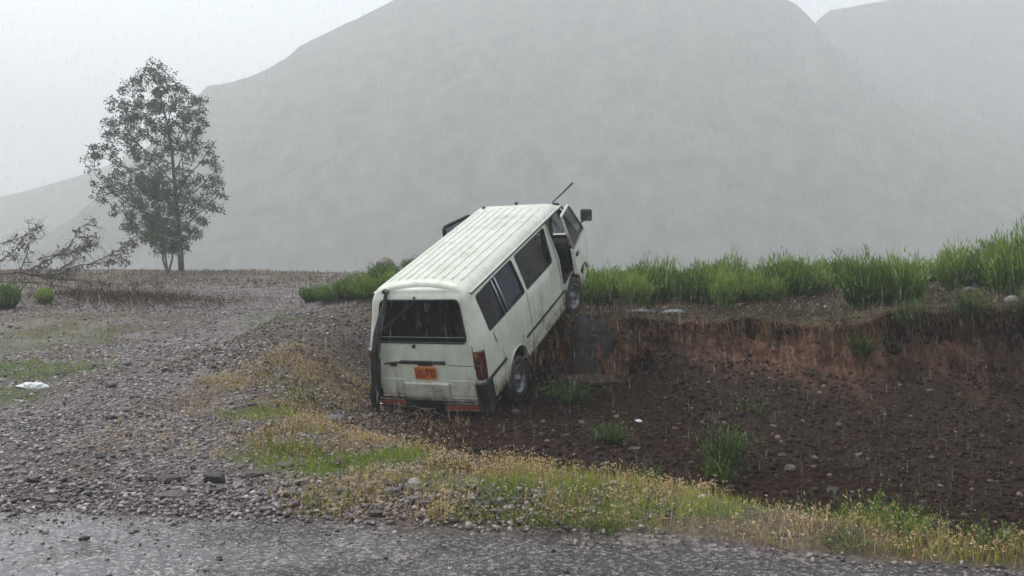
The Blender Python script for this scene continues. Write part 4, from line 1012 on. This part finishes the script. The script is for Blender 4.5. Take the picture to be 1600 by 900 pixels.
shrub(8.2, 13.7, 1.3, 1.0, 'tallest shrub, cut by the right edge of the photo', 1, G1)
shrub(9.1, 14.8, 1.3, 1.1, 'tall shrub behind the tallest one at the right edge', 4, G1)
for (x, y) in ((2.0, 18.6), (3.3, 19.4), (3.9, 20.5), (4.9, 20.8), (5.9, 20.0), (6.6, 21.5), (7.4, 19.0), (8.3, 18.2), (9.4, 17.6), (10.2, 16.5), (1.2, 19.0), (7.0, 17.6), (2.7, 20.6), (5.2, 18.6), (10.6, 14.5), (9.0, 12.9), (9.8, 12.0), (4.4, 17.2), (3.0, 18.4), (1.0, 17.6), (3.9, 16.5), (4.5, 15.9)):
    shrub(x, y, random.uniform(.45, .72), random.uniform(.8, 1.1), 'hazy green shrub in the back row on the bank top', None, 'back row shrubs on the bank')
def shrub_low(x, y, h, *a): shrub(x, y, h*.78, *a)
G2 = 'shrubs on the mound left of the minibus'
shrub_low(-4.35, 19.6, .55, .62, 'small round shrub, leftmost on the mound beside the track', 3, G2)
shrub_low(-3.75, 18.9, .58, .75, 'low dark green shrub on the lower edge of the mound', 1, G2)
shrub_low(-3.3, 18.6, .75, .85, 'bushy dark shrub in the middle of the mound', 3, G2)
shrub_low(-2.75, 18.2, .80, .9, 'green shrub on the mound above the rear corner of the minibus', 4, G2)
shrub_low(-2.2, 18.0, .85, .9, 'brighter shrub rising right behind the minibus roof edge', 0, G2)
shrub_low(-2.9, 20.4, .70, .8, 'shrub high on the mound below the brown boulder', 3, G2)
shrub_low(-1.7, 19.4, .85, .9, 'shrub on the mound crest hidden partly by the roof', 1, G2)
shrub_low(-2.3, 21.5, .5, .7, 'small shrub on the mound crest', 3, G2)
shrub_low(-1.5, 21.5, .6, .9, 'shrub just left of the roof line on the crest', 3, G2)
shrub(-10.15, 17.9, .65, .55, 'dark green shrub cut by the left edge of the photo', 3)
shrub(-9.75, 18.7, .45, .45, 'small green bush below the fallen branches', 2)
G3 = 'green tufts in the pit'
shrub(3.12, 11.5, .38, .62, 'dark green tuft beside the pale flat rock in the pit', random.choice((5, 6)), G3, name='grass_tuft', cat='grass tuft')
shrub(3.35, 11.7, .33, .5, 'dark tuft just behind the pale flat rock', random.choice((5, 6)), G3, name='grass_tuft', cat='grass tuft')
shrub(2.42, 10.0, .50, .55, 'tall dark tuft in the centre of the pit', random.choice((5, 6)), G3, name='grass_tuft', cat='grass tuft')
shrub(2.22, 9.5, .36, .42, 'lower tuft in front of the tall dark one', random.choice((5, 6)), G3, name='grass_tuft', cat='grass tuft')
shrub(1.12, 10.2, .30, .42, 'small tuft below the grey rock slab', random.choice((5, 6)), G3, name='grass_tuft', cat='grass tuft')
shrub(.78, 12.6, .42, .70, 'dark tuft in the shade beside the rear wheel', random.choice((5, 6)), G3, name='grass_tuft', cat='grass tuft')
shrub(1.25, 8.35, .28, .40, 'small tuft on the near side of the pit', random.choice((5, 6)), G3, name='grass_tuft', cat='grass tuft')
shrub(.12, 7.6, .22, .35, 'tuft at the corner of the pit nearest the minibus', random.choice((5, 6)), G3, name='grass_tuft', cat='grass tuft')
for (bxx, tq, h, label) in ((5.6, .16, .45, 'tuft hanging from the lip in the dark right part of the bank'), (6.2, .12, .5, 'dark tuft spilling over the bank below the bare saddle'), (4.9, .3, .35, 'tuft growing out of the clay halfway down the bank'), (6.9, .14, .45, 'ragged tuft on the lip below the thicket')):
    p = bank_pt(bxx, tq); o = shrub(p.x, p.y, h, .5, label, random.choice((5, 6)), 'tufts on the bank face', name='grass_tuft', cat='grass tuft'); o.location = p+Vector((0, -.02, -.05)); o.rotation_euler[0] = .35
G4 = 'weeds in the roadside verge'
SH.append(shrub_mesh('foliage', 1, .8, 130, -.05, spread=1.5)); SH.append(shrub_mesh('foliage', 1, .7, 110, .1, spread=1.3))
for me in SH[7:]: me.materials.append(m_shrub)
for (x, y, h, w, k, lb) in ((2.1, 5.35, .26, .34, 0, 'tall bright green weed standing up against the dark pit'), (2.22, 5.05, .24, .28, 2, 'green weed beside the ochre grass near the road end'), (1.95, 5.55, .2, .3, 1, 'spreading weed behind the tall bright one'),
                      (-.08, 5.55, .15, .25, 3, 'small green weed left in the verge below the minibus'), (.24, 5.22, .13, .3, 3, 'dark low weed at the asphalt edge'), (.52, 5.12, .13, .22, 3, 'little weed right of the dark low one'), (1.85, 4.9, .12, .28, 3, 'flat dark weed near the road end'), (2.62, 4.85, .2, .3, 3, 'green weed at the bottom right corner')):
    shrub(x, y, h, w, lb, 7+(k == 3), G4, name='weed', cat='weed')

def grass_field(name, n, box, dens, hr, wr, m, tonef, label, lean=.5, heads=0, headtone=(.8, 1), cl=.35):
    x, y = scatter(n, *box, dens); k = len(x)
    cn = fbm(x*4, y*4, 3, 500)
    P = np.stack([x, y, height(x, y)-.008], 1)
    h = RNG.uniform(*hr, k)*(1+1.6*cn); w = RNG.uniform(*wr, k)
    az = RNG.random(k)*6.283; tn = np.clip(tonef(x, y)+RNG.normal(0, .17, k), 0, 1)
    V, F, T, tip = blades(P, h, w, az, RNG.uniform(.1, 1, k)*lean, tone=tn); parts = [(V, F, T)]
    if heads:
        i = RNG.integers(0, k, int(k*heads)); parts.append(flecks(tip[i]+RNG.normal(0, .006, (len(i), 3)), RNG.uniform(.005, .013, len(i)), RNG.uniform(*headtone, len(i))))
    V, F, T = join(parts); return tag(link(name, mesh_np(name, V, F, T), m), label, kind='stuff')
def d_dry(x, y): g, d, b_ = zones(x, y); return np.clip(d*1.0-.15-.6*g, 0, 1)*(y > road_edge(x)+.02)*np.clip(.5+2.3*fbm(x*2.3, y*2.9, 3, 81), .16, 1)
def d_grn(x, y): g, d, b_ = zones(x, y); return np.clip(g*1.3-.1, 0, 1)*(y > road_edge(x)+.02)
grass_field('dry_grass', 120000, (-3.2, 3.6, 4.3, 9.0), d_dry, (.03, .13), (.003, .006), m_dry, lambda x, y: .5+.8*fbm(x*2, y*2, 2, 82), 'ochre dry grass with pale seed heads along the road verge', .9, 1.6, (.7, 1))
grass_field('dry_grass', 26000, (-8, -1, 7, 24), d_dry, (.03, .10), (.006, .012), m_dry, lambda x, y: .34+.8*fbm(x*2, y*2, 2, 82), 'sparse dry grass on both sides of the track', .7, .2)
grass_field('dry_grass', 26000, (-22, 6, 24, 40), lambda x, y: np.clip(zones(x, y)[1], 0, 1)*.9, (.04, .14), (.015, .035), m_dead, lambda x, y: .5+.7*fbm(x*.5, y*.5, 2, 83), 'pale dry grass on the crest at the end of the track', .6, 0)
grass_field('green_grass', 64000, (-2.8, 3.4, 4.3, 8.5), lambda x, y: np.clip(d_grn(x, y)+1.3*np.clip(zones(x, y)[1]-.2, 0, 1)*sst(-.05, .2, fbm(x*1.7, y*2.3, 3, 85)), 0, 1)*(y > road_edge(x)+.02), (.03, .12), (.003, .006), m_green, lambda x, y: .6+.6*fbm(x*2, y*2, 2, 84), 'short green grass mixed into the verge', .7, 0)
grass_field('green_grass', 20000, (-9, -2, 7, 20), d_grn, (.03, .09), (.006, .011), m_green, lambda x, y: .55+.6*fbm(x*2, y*2, 2, 84), 'mossy green grass patches left of the track', .7, 0)
grass_field('dry_grass', 60000, (-3.6, -.5, 7, 14), lambda x, y: np.clip(d_dry(x, y)*1.3+.08, 0, 1), (.03, .10), (.003, .007), m_dry, lambda x, y: .45+.8*fbm(x*2, y*2, 2, 89), 'patchy dry grass on the slope between track and minibus', .9, .5)
grass_field('green_grass', 30000, (-3.6, -.5, 7, 14), lambda x, y: np.clip(d_grn(x, y)+.5*d_dry(x, y)*(fbm(x*2, y*2, 3, 66) > .03), 0, 1), (.02, .07), (.004, .008), m_green, lambda x, y: .5+.6*fbm(x*2, y*2, 2, 84), 'short green grass on the slope between track and minibus', .8, 0)
# bank top and lip
def d_lip(x, y): u = y-lip_y(x); return (u > -.12)*np.exp(-np.clip(u-.1, 0, 9)/1.6)*(x > -1.8)*(.5+1.2*(fbm(x*2, y*2, 3, 86)+.2))
grass_field('dry_grass', 60000, (-1.8, 11, 9.5, 17), d_lip, (.05, .16), (.005, .011), m_dead, lambda x, y: .45+.8*fbm(x*1.5, y*1.5, 2, 87), 'matted dry grass along the lip of the bank', .9, .2)
grass_field('green_grass', 9000, (-1.8, 11, 9.5, 18), lambda x, y: d_lip(x, y)*.7, (.04, .13), (.006, .012), m_green, lambda x, y: .35+.8*fbm(x*1.5, y*1.5, 2, 88), 'thin green grass between the shrubs on the bank', .8, 0)
n = 16000; xi = RNG.uniform(-1.8, 12.5, n); ii = np.clip(np.searchsorted(bx, xi), 0, len(bx)-1); jj = (RNG.uniform(0, .135, n)*(nb-1)).astype(int)
k = RNG.random(n) < .35+1.3*fbm(xi*3, jj*.3, 3, 510); ii, jj = ii[k], jj[k]; n = len(ii)
P = np.stack([BX[jj, ii]+RNG.normal(0, .01, n), BY[jj, ii]+RNG.normal(0, .015, n), BZ[jj, ii]-.01], 1)
V, F, T, tip = blades(P, RNG.uniform(.04, .15, n), RNG.uniform(.005, .010, n), RNG.normal(-1.57, 1.3, n), RNG.uniform(.3, 1.3, n), tone=np.clip(RNG.normal(.42, .2, n), 0, 1))
tag(link('dry_grass', mesh_np('dry_grass', V, F, T), m_dead), 'dead grass matted over the very edge of the bank', kind='stuff')
n = 2200; xi = RNG.uniform(-1.8, 12.5, n); ii = np.clip(np.searchsorted(bx, xi), 0, len(bx)-1); jj = (RNG.uniform(0, .13, n)*(nb-1)).astype(int)
tag(stones('gravel', BX[jj, ii], BY[jj, ii], BZ[jj, ii], .007+.024*RNG.random(n)**3, tones(n, 0, .9), m_slope), 'loose stones along the very edge of the bank', kind='stuff')
# roots and dead stems hanging down the face
n = 1100; xi = RNG.uniform(-1.5, 12, n); ii = np.clip(np.searchsorted(bx, xi), 0, len(bx)-1); jj = (RNG.uniform(.07, .2, n)**1*(nb-1)).astype(int)
P = np.stack([BX[jj, ii], BY[jj, ii]-.01, BZ[jj, ii]], 1); L_ = RNG.uniform(.05, .32, n)*(.3+1.4*vnoise(xi*1.7, xi*0, 9)); w = RNG.uniform(.004, .010, n)
V = np.stack([P+[1, 0, 0]*w[:, None]*.5, P-[1, 0, 0]*w[:, None]*.5, P+np.stack([RNG.normal(0, .03, n), -.07-.05*RNG.random(n), -L_], 1)], 1).reshape(-1, 3)
F = np.arange(3*n).reshape(n, 3)
tag(link('roots', mesh_np('roots', V, F, np.repeat(RNG.uniform(.0, .4, n), 3)), m_dry), 'dead stems and roots hanging down over the clay face', kind='stuff')
# dry brown brush below the fallen branches
n = 5000; x = RNG.normal(-8.6, 1.3, n); y = RNG.normal(20.3, 1.1, n); P = np.stack([x, y, height(x, y)-.02], 1)
V, F, T, tip = blades(P, RNG.uniform(.06, .5, n)*RNG.random(n)**.6, RNG.uniform(.006, .014, n), RNG.random(n)*6.28, RNG.uniform(.6, 1.5, n), tone=np.clip(RNG.normal(.15, .12, n), 0, 1))
tag(link('dry_brush', mesh_np('dry_brush', V, F, T), m_dead), 'brown dead brush below the fallen branches', kind='stuff')

# ------------------------------------------------------------------ trees
m_bark = mat('wet_grey_bark', (.10, .095, .088), .8, bump=.5, bscale=20, var=.3)
m_leafd = tone_mat('dark_olive_leaf', [(0, (.055, .07, .058)), (.5, (.105, .13, .105)), (1, (.17, .20, .15))], .5, .4, transl=.2)
m_leafg = tone_mat('green_leaf', [(0, (.04, .075, .04)), (.5, (.08, .14, .07)), (1, (.13, .20, .09))], .5, .4, transl=.3)
def leaf_mesh(C, rad, per, size, tone_mu, name, flat=.8, wind=(.4, 0, -.2)):
    parts = []
    for c, r_ in zip(C, rad):
        q = RNG.normal(0, 1, (per, 3)); q /= np.linalg.norm(q, axis=1)[:, None]; q *= (RNG.random(per)**.45)[:, None]*r_; q[:, 2] *= flat
        parts.append(q+np.array(c))
    P = np.concatenate(parts); n = len(P)
    a = RNG.normal(size=(n, 3))+np.array(wind); a /= np.linalg.norm(a, axis=1)[:, None]; b_ = np.cross(a, RNG.normal(size=(n, 3))); b_ /= np.linalg.norm(b_, axis=1)[:, None]
    s_ = size*RNG.uniform(.6, 1.3, n)
    V = np.stack([P, P+a*(s_*.5)[:, None]+b_*(s_*.22)[:, None], P+a*s_[:, None], P+a*(s_*.5)[:, None]-b_*(s_*.22)[:, None]], 1).reshape(-1, 3)
    i = 4*np.arange(n)[:, None, None]; F = (np.array([(0, 1, 2), (0, 2, 3)])[None]+i).reshape(-1, 3)
    tone = np.clip(RNG.normal(tone_mu, .2, n), 0, 1)
    return mesh_np(name, V, F, np.repeat(tone, 4))
def limb(p0, p1, r0, r1, bow=.12, n=6):
    p0 = Vector(p0); p1 = Vector(p1); L_ = (p1-p0).length; pts = []; rs = []
    off = Vector((random.uniform(-1, 1), random.uniform(-1, 1), random.uniform(-.6, .1)))*L_*bow
    for i in range(n+1):
        t_ = i/n; p = p0.lerp(p1, t_)+off*math.sin(t_*math.pi)+Vector((random.uniform(-1, 1), random.uniform(-1, 1), random.uniform(-1, 1)))*L_*.012*(0 < i < n)
        pts.append(p); rs.append(r0+(r1-r0)*t_**.8)
    return pts, rs
PXM = .0275                                            # metres per photo pixel at the tree
TB = Vector((-14.2, 38.5, hz(-14.2, 38.5)-.05))
tree = empty('tree', TB); tag(tree, 'tall slender dark leaved tree standing alone on the crest beyond the track', 'tree')
def T3(c, r, y=0): return Vector(((c-284)*PXM, y, (423-r)*PXM))
trunk_p = [T3(284, 425), T3(283, 395), T3(281, 360), T3(278, 320), T3(275, 280), T3(272, 235), T3(265, 190), T3(256, 150), T3(246, 112)]
trunk_r = [.13, .12, .10, .085, .072, .06, .045, .03, .013]
MB().tube(trunk_p, trunk_r, 10).build('trunk', m_bark, tree, smooth=True)
SIL = [(96, 238, 247), (105, 226, 258), (120, 212, 275), (135, 203, 292), (150, 192, 320), (165, 176, 330), (180, 170, 330), (200, 180, 326), (215, 172, 318), (230, 152, 336), (245, 147, 342), (260, 146, 346), (275, 148, 350), (290, 150, 357), (305, 160, 358), (320, 172, 350), (335, 185, 335), (350, 196, 322), (362, 215, 312), (375, 240, 300)]
sr = [p[0] for p in SIL]
def trunk_at(row):
    rows = [423-p.z/PXM for p in trunk_p]
    k = np.interp(row, rows[::-1], list(range(len(rows)))[::-1]); i = int(min(k, len(rows)-2)); return trunk_p[i].lerp(trunk_p[i+1], k-i), float(np.interp(k, range(len(rows)), trunk_r))
limbs = []
for (row0, c1, r1, dy) in ((350, 205, 318, .5), (345, 350, 300, -.4), (335, 165, 275, -.6), (320, 335, 260, .6), (310, 220, 250, 1.0), (300, 300, 230, -1.0), (290, 160, 240, .2), (280, 338, 215, .3), (270, 215, 205, -.8), (255, 318, 180, .5), (240, 185, 190, .5), (225, 305, 155, -.4), (205, 210, 150, .1), (180, 275, 125, .3), (360, 300, 340, .8), (300, 255, 300, 1.3), (330, 250, 330, -1.2), (350, 240, 350, .6)):
    b0, br = trunk_at(row0+14); pts, rs = limb(b0, T3(c1, r1, dy), br*.5, .010, .10)
    e = MB().tube(pts, rs, 6).build('branch', m_bark, tree, smooth=True); limbs.append((pts, e))
C = []; RA = []
tries = 0
while len(C) < 330 and tries < 14000:
    tries += 1
    row = random.uniform(97, 388); l, r_ = np.interp(row, sr, [p[1] for p in SIL]), np.interp(row, sr, [p[2] for p in SIL])
    col = random.uniform(l, r_); hw = (r_-l)/2*PXM; edge = abs(col-(l+r_)/2)/((r_-l)/2)
    ym = hw*.8*math.sqrt(max(.05, 1-edge**2)); p = T3(col, row, random.uniform(-ym, ym))
    if any((p-q).length < .33 for q in C): continue
    # sky gaps: leave irregular holes
    if mnoise.noise(Vector((p.x*.9, p.z*.9, 3.3))) > .46 and edge < .8: continue
    C.append(p); RA.append(random.uniform(.18, .36))
tw = MB()
for p in C:
    best = None
    for pts, _ in limbs:
        for q in pts[2:]:
            d = (q-p).length+max(0, q.z-p.z)*1.5
            if best is None or d < best[0]: best = (d, q)
    q = best[1]; pts, rs = limb(q, p, .012, .004, .12, 4); tw.tube(pts, rs, 4, cap=False)
tag(tw.build('twigs', m_bark, tree), kind='stuff')
tag(link('crown', leaf_mesh(C, RA, 62, .138, .45, 'crown'), m_leafd, tree), kind='stuff')
# young multi-stemmed tree at its side
TB2 = Vector(((262-800)/FPX*38.0, 38.0, 0)); TB2.z = hz(TB2.x, TB2.y)-.05
tree2 = empty('tree', TB2); tag(tree2, 'young green tree with three thin stems in front of the tall one', 'tree')
def T4(c, r, y=0): return Vector(((c-262)*PXM, y, (422-r)*PXM))
tops = []
for (mid, top, y_) in (((254, 380), (222, 320), .2), ((260, 370), (250, 300), -.2), ((268, 375), (280, 325), .3)):
    pts = [T4(262, 424), T4(mid[0], 400 if mid[0] != 260 else 398, y_*.3), T4(mid[0], mid[1], y_*.6), T4((mid[0]+top[0])/2, (mid[1]+top[1])/2, y_), T4(*top, y_)]
    MB().tube(pts, [.05, .042, .035, .025, .012], 7).build('stem', m_bark, tree2, smooth=True); tops += pts[2:]
SIL2 = [(272, 225, 235), (285, 208, 255), (300, 195, 275), (315, 190, 290), (330, 192, 295), (345, 200, 295), (358, 212, 290), (372, 232, 280)]
C2 = []; R2 = []
while len(C2) < 95:
    row = random.uniform(272, 376); l, r_ = np.interp(row, [p[0] for p in SIL2], [p[1] for p in SIL2]), np.interp(row, [p[0] for p in SIL2], [p[2] for p in SIL2])
    C2.append(T4(random.uniform(l, r_), row, random.uniform(-.9, .9))); R2.append(random.uniform(.18, .36))
tw = MB()
for p in C2:
    q = min(tops, key=lambda q: (q-p).length+max(0, q.z-p.z)); pts, rs = limb(q, p, .01, .004, .1, 3); tw.tube(pts, rs, 4, cap=False)
tag(tw.build('twigs', m_bark, tree2), kind='stuff')
tag(link('crown', leaf_mesh(C2, R2, 58, .12, .55, 'crown'), m_leafg, tree2), kind='stuff')

# fallen branches at the left edge
m_dbark = mat('dead_bark', (.15, .125, .11), .85, var=.4, vscale=15)
FB = Vector((-11.2, 20.8, hz(-11.2, 20.8)))
def F3(c, r, y=0): return Vector(((c-800)*.0148-FB.x, y, 1.65-(r-390)*.0148-FB.z))
fbr = empty('fallen_branches', FB); tag(fbr, 'tangle of fallen dead branches with withered leaves at the left edge', 'branches')
main_b = [[(-60, 430), (0, 428), (28, 424), (60, 406), (85, 388), (105, 352), (118, 346)], [(28, 424), (60, 429), (95, 428), (130, 414), (175, 409), (208, 400)], [(28, 426), (70, 434), (120, 438), (165, 443), (205, 444), (242, 437)],
          [(-60, 398), (-20, 384), (5, 376), (28, 367), (45, 352)], [(60, 405), (88, 399), (118, 397), (150, 385), (160, 378)], [(85, 430), (100, 418), (118, 410), (140, 388), (150, 376)], [(-60, 445), (0, 440), (60, 442), (110, 452), (140, 455)], [(28, 424), (38, 398), (45, 372), (40, 345)], [(-30, 420), (10, 405), (25, 396)], [(130, 415), (160, 400), (185, 385), (195, 378)]]
tips = []
for k, bb in enumerate(main_b):
    y_ = random.uniform(-.6, .6); pts = [F3(c, r, y_*(.2+i*.25)) for i, (c, r) in enumerate(bb)]
    r0 = .024 if k in (0, 1, 2, 6) else .014
    MB().tube(pts, list(np.linspace(r0, .006, len(pts))), 6).build('branch', m_dbark, fbr, smooth=True); tips.append(pts)
tw = MB(); LC = []; LR = []
for pts in tips:
    for i in range(1, len(pts)):
        for j in range(9):
            p = pts[i-1].lerp(pts[i], random.random()); d = Vector((random.uniform(-.2, .8), random.uniform(-.6, .6), random.uniform(-.35, .45)))*random.uniform(.15, .42)
            q = p+d; a_, b__ = limb(p, q, .008, .003, .2, 3); tw.tube(a_, b__, 4, cap=False)
            for m_ in range(2):
                p2 = a_[2]; q2 = p2+Vector((random.uniform(-.3, .4), random.uniform(-.3, .3), random.uniform(-.3, .3)))*.8; tw.tube([p2, (p2+q2)/2+Vector((0, 0, .03)), q2], [.005, .004, .002], 3, cap=False)
            if i >= 2 and random.random() < .30: LC.append(q); LR.append(random.uniform(.08, .2))
tag(tw.build('twigs', m_dbark, fbr), kind='stuff')
m_wither = tone_mat('withered_leaf', [(0, (.07, .066, .055)), (.5, (.15, .14, .11)), (1, (.24, .23, .17))], .8, .2)
tag(link('leaves', leaf_mesh(LC, LR, 12, .10, .5, 'leaves', wind=(0, 0, -.6)), m_wither, fbr), kind='stuff')

# ------------------------------------------------------------------ litter
m_bag = mat('white_plastic_sheet', (.72, .73, .76), .45, bump=.4, bscale=14)
def crumple(name, loc, dims, label, cat, m, seed, rz=0):
    bm = bmesh.new(); bmesh.ops.create_icosphere(bm, subdivisions=4, radius=1)
    for v in bm.verts:
        p = v.co.copy(); r_ = 1+.45*abs(mnoise.noise(p*1.6+Vector((seed, 0, 0))))+.35*abs(mnoise.noise(p*4+Vector((0, seed, 0))))-.2
        p = p*r_; p.z = max(p.z, -.3); v.co = Vector((p.x*dims[0]/2, p.y*dims[1]/2, p.z*dims[2]/2))
    me = bpy.data.meshes.new(name); bm.to_mesh(me); bm.free()
    o = link(name, me, m, None, (loc[0], loc[1], hz(loc[0], loc[1])+.3*dims[2]/2 if len(loc) < 3 else loc[2]), (0, 0, rz)); tag(o, label, cat); return o
crumple('plastic_bag', (-5.37, 10.0), (.34, .16, .10), 'crumpled white plastic bag on the grass left of the track', 'plastic bag', m_bag, 3)
crumple('paper_scrap', (1.22, 5.68), (.055, .04, .04), 'small white scrap of paper at the edge of the verge', 'paper scrap', m_bag, 5)
crumple('paper_scrap', (1.62, 11.4), (.09, .06, .05), 'tiny white scrap on the pit floor below the rock slab', 'paper scrap', m_bag, 8)
m_scrap = mat('pale_bluish_plastic', (.30, .35, .35), .5, var=.3)
lx, ly = 2.45, 14.75
crumple('torn_plastic', (2.55, 14.1, hz(2.55, 14.1)+.06), (.36, .10, .08), 'pale bluish torn plastic lying on the lip of the bank', 'torn plastic', m_scrap, 11, .1)
crumple('torn_plastic', (2.05, 14.3, hz(2.05, 14.3)+.05), (.42, .08, .06), 'thin pale strip of plastic left of the torn piece on the lip', 'torn plastic', m_scrap, 14, .05)
print('TRIS', sum(len(o.data.polygons) for o in SC.objects if o.type == 'MESH'))

# falling rain: thin stretched drops in the near air
m_rain = bpy.data.materials.new('rain_water'); m_rain.use_nodes = True; t, b = nodes(m_rain)
b.inputs['Base Color'].default_value = (.85, .88, .9, 1); b.inputs['Roughness'].default_value = .15; b.inputs['Transmission Weight'].default_value = 0
tl_ = N(t, 'ShaderNodeBsdfTranslucent'); tl_.inputs[0].default_value = (.95, .97, .98, 1); m0_ = N(t, 'ShaderNodeMixShader'); m0_.inputs[0].default_value = .93; t.links.new(b.outputs[0], m0_.inputs[1]); t.links.new(tl_.outputs[0], m0_.inputs[2])
tr = N(t, 'ShaderNodeBsdfTransparent'); mx = N(t, 'ShaderNodeMixShader'); mx.inputs[0].default_value = .76
t.links.new(m0_.outputs[0], mx.inputs[1]); t.links.new(tr.outputs[0], mx.inputs[2]); t.links.new(mx.outputs[0], t.nodes['Material Output'].inputs[0])
n = 16000; y = 3.5+11*RNG.random(n)**.7; x = RNG.uniform(-1, 1, n)*(.66*y+1.0); z = RNG.uniform(-.3, 4.2, n)
P = np.stack([x, y, z], 1); P = P[z > height(x, y)+.15]; n = len(P)
L_ = RNG.uniform(.04, .11, n); w = RNG.uniform(.0007, .0014, n); tl = RNG.normal(.04, .02, n)
ax = np.stack([tl, RNG.normal(0, .02, n), -np.ones(n)], 1)
c = P+ax*(L_*.7)[:, None]; e = P+ax*L_[:, None]
offs = [np.array([math.cos(a), math.sin(a), 0]) for a in (0, 2.094, 4.189)]
V = np.stack([P]+[c+o_*w[:, None] for o_ in offs]+[e], 1).reshape(-1, 3)
i = 5*np.arange(n)[:, None, None]; F = (np.array([(0, 1, 2), (0, 2, 3), (0, 3, 1), (4, 2, 1), (4, 3, 2), (4, 1, 3)])[None]+i).reshape(-1, 3)
tag(link('rain', mesh_np('rain', V, F), m_rain), 'fine rain drops falling through the near air', kind='stuff')

# splashes where drops hit the asphalt
n = 2600; x = RNG.uniform(-4.5, 3.5, n); y = 3.6+2.3*RNG.random(n); k = y < road_edge(x); x, y = x[k], y[k]; n = len(x)
P = np.repeat(np.stack([x, y, np.full(n, .006)], 1), 4, 0)+RNG.normal(0, .002, (4*n, 3))*[1, 1, 0]
V, F, T, _ = blades(P, RNG.uniform(.004, .014, 4*n), np.full(4*n, .0016), RNG.random(4*n)*6.28, RNG.uniform(.2, .8, 4*n), tone=np.ones(4*n))
tag(link('splashes', mesh_np('splashes', V, F), m_rain), 'tiny splashes of rain on the wet asphalt', kind='stuff')
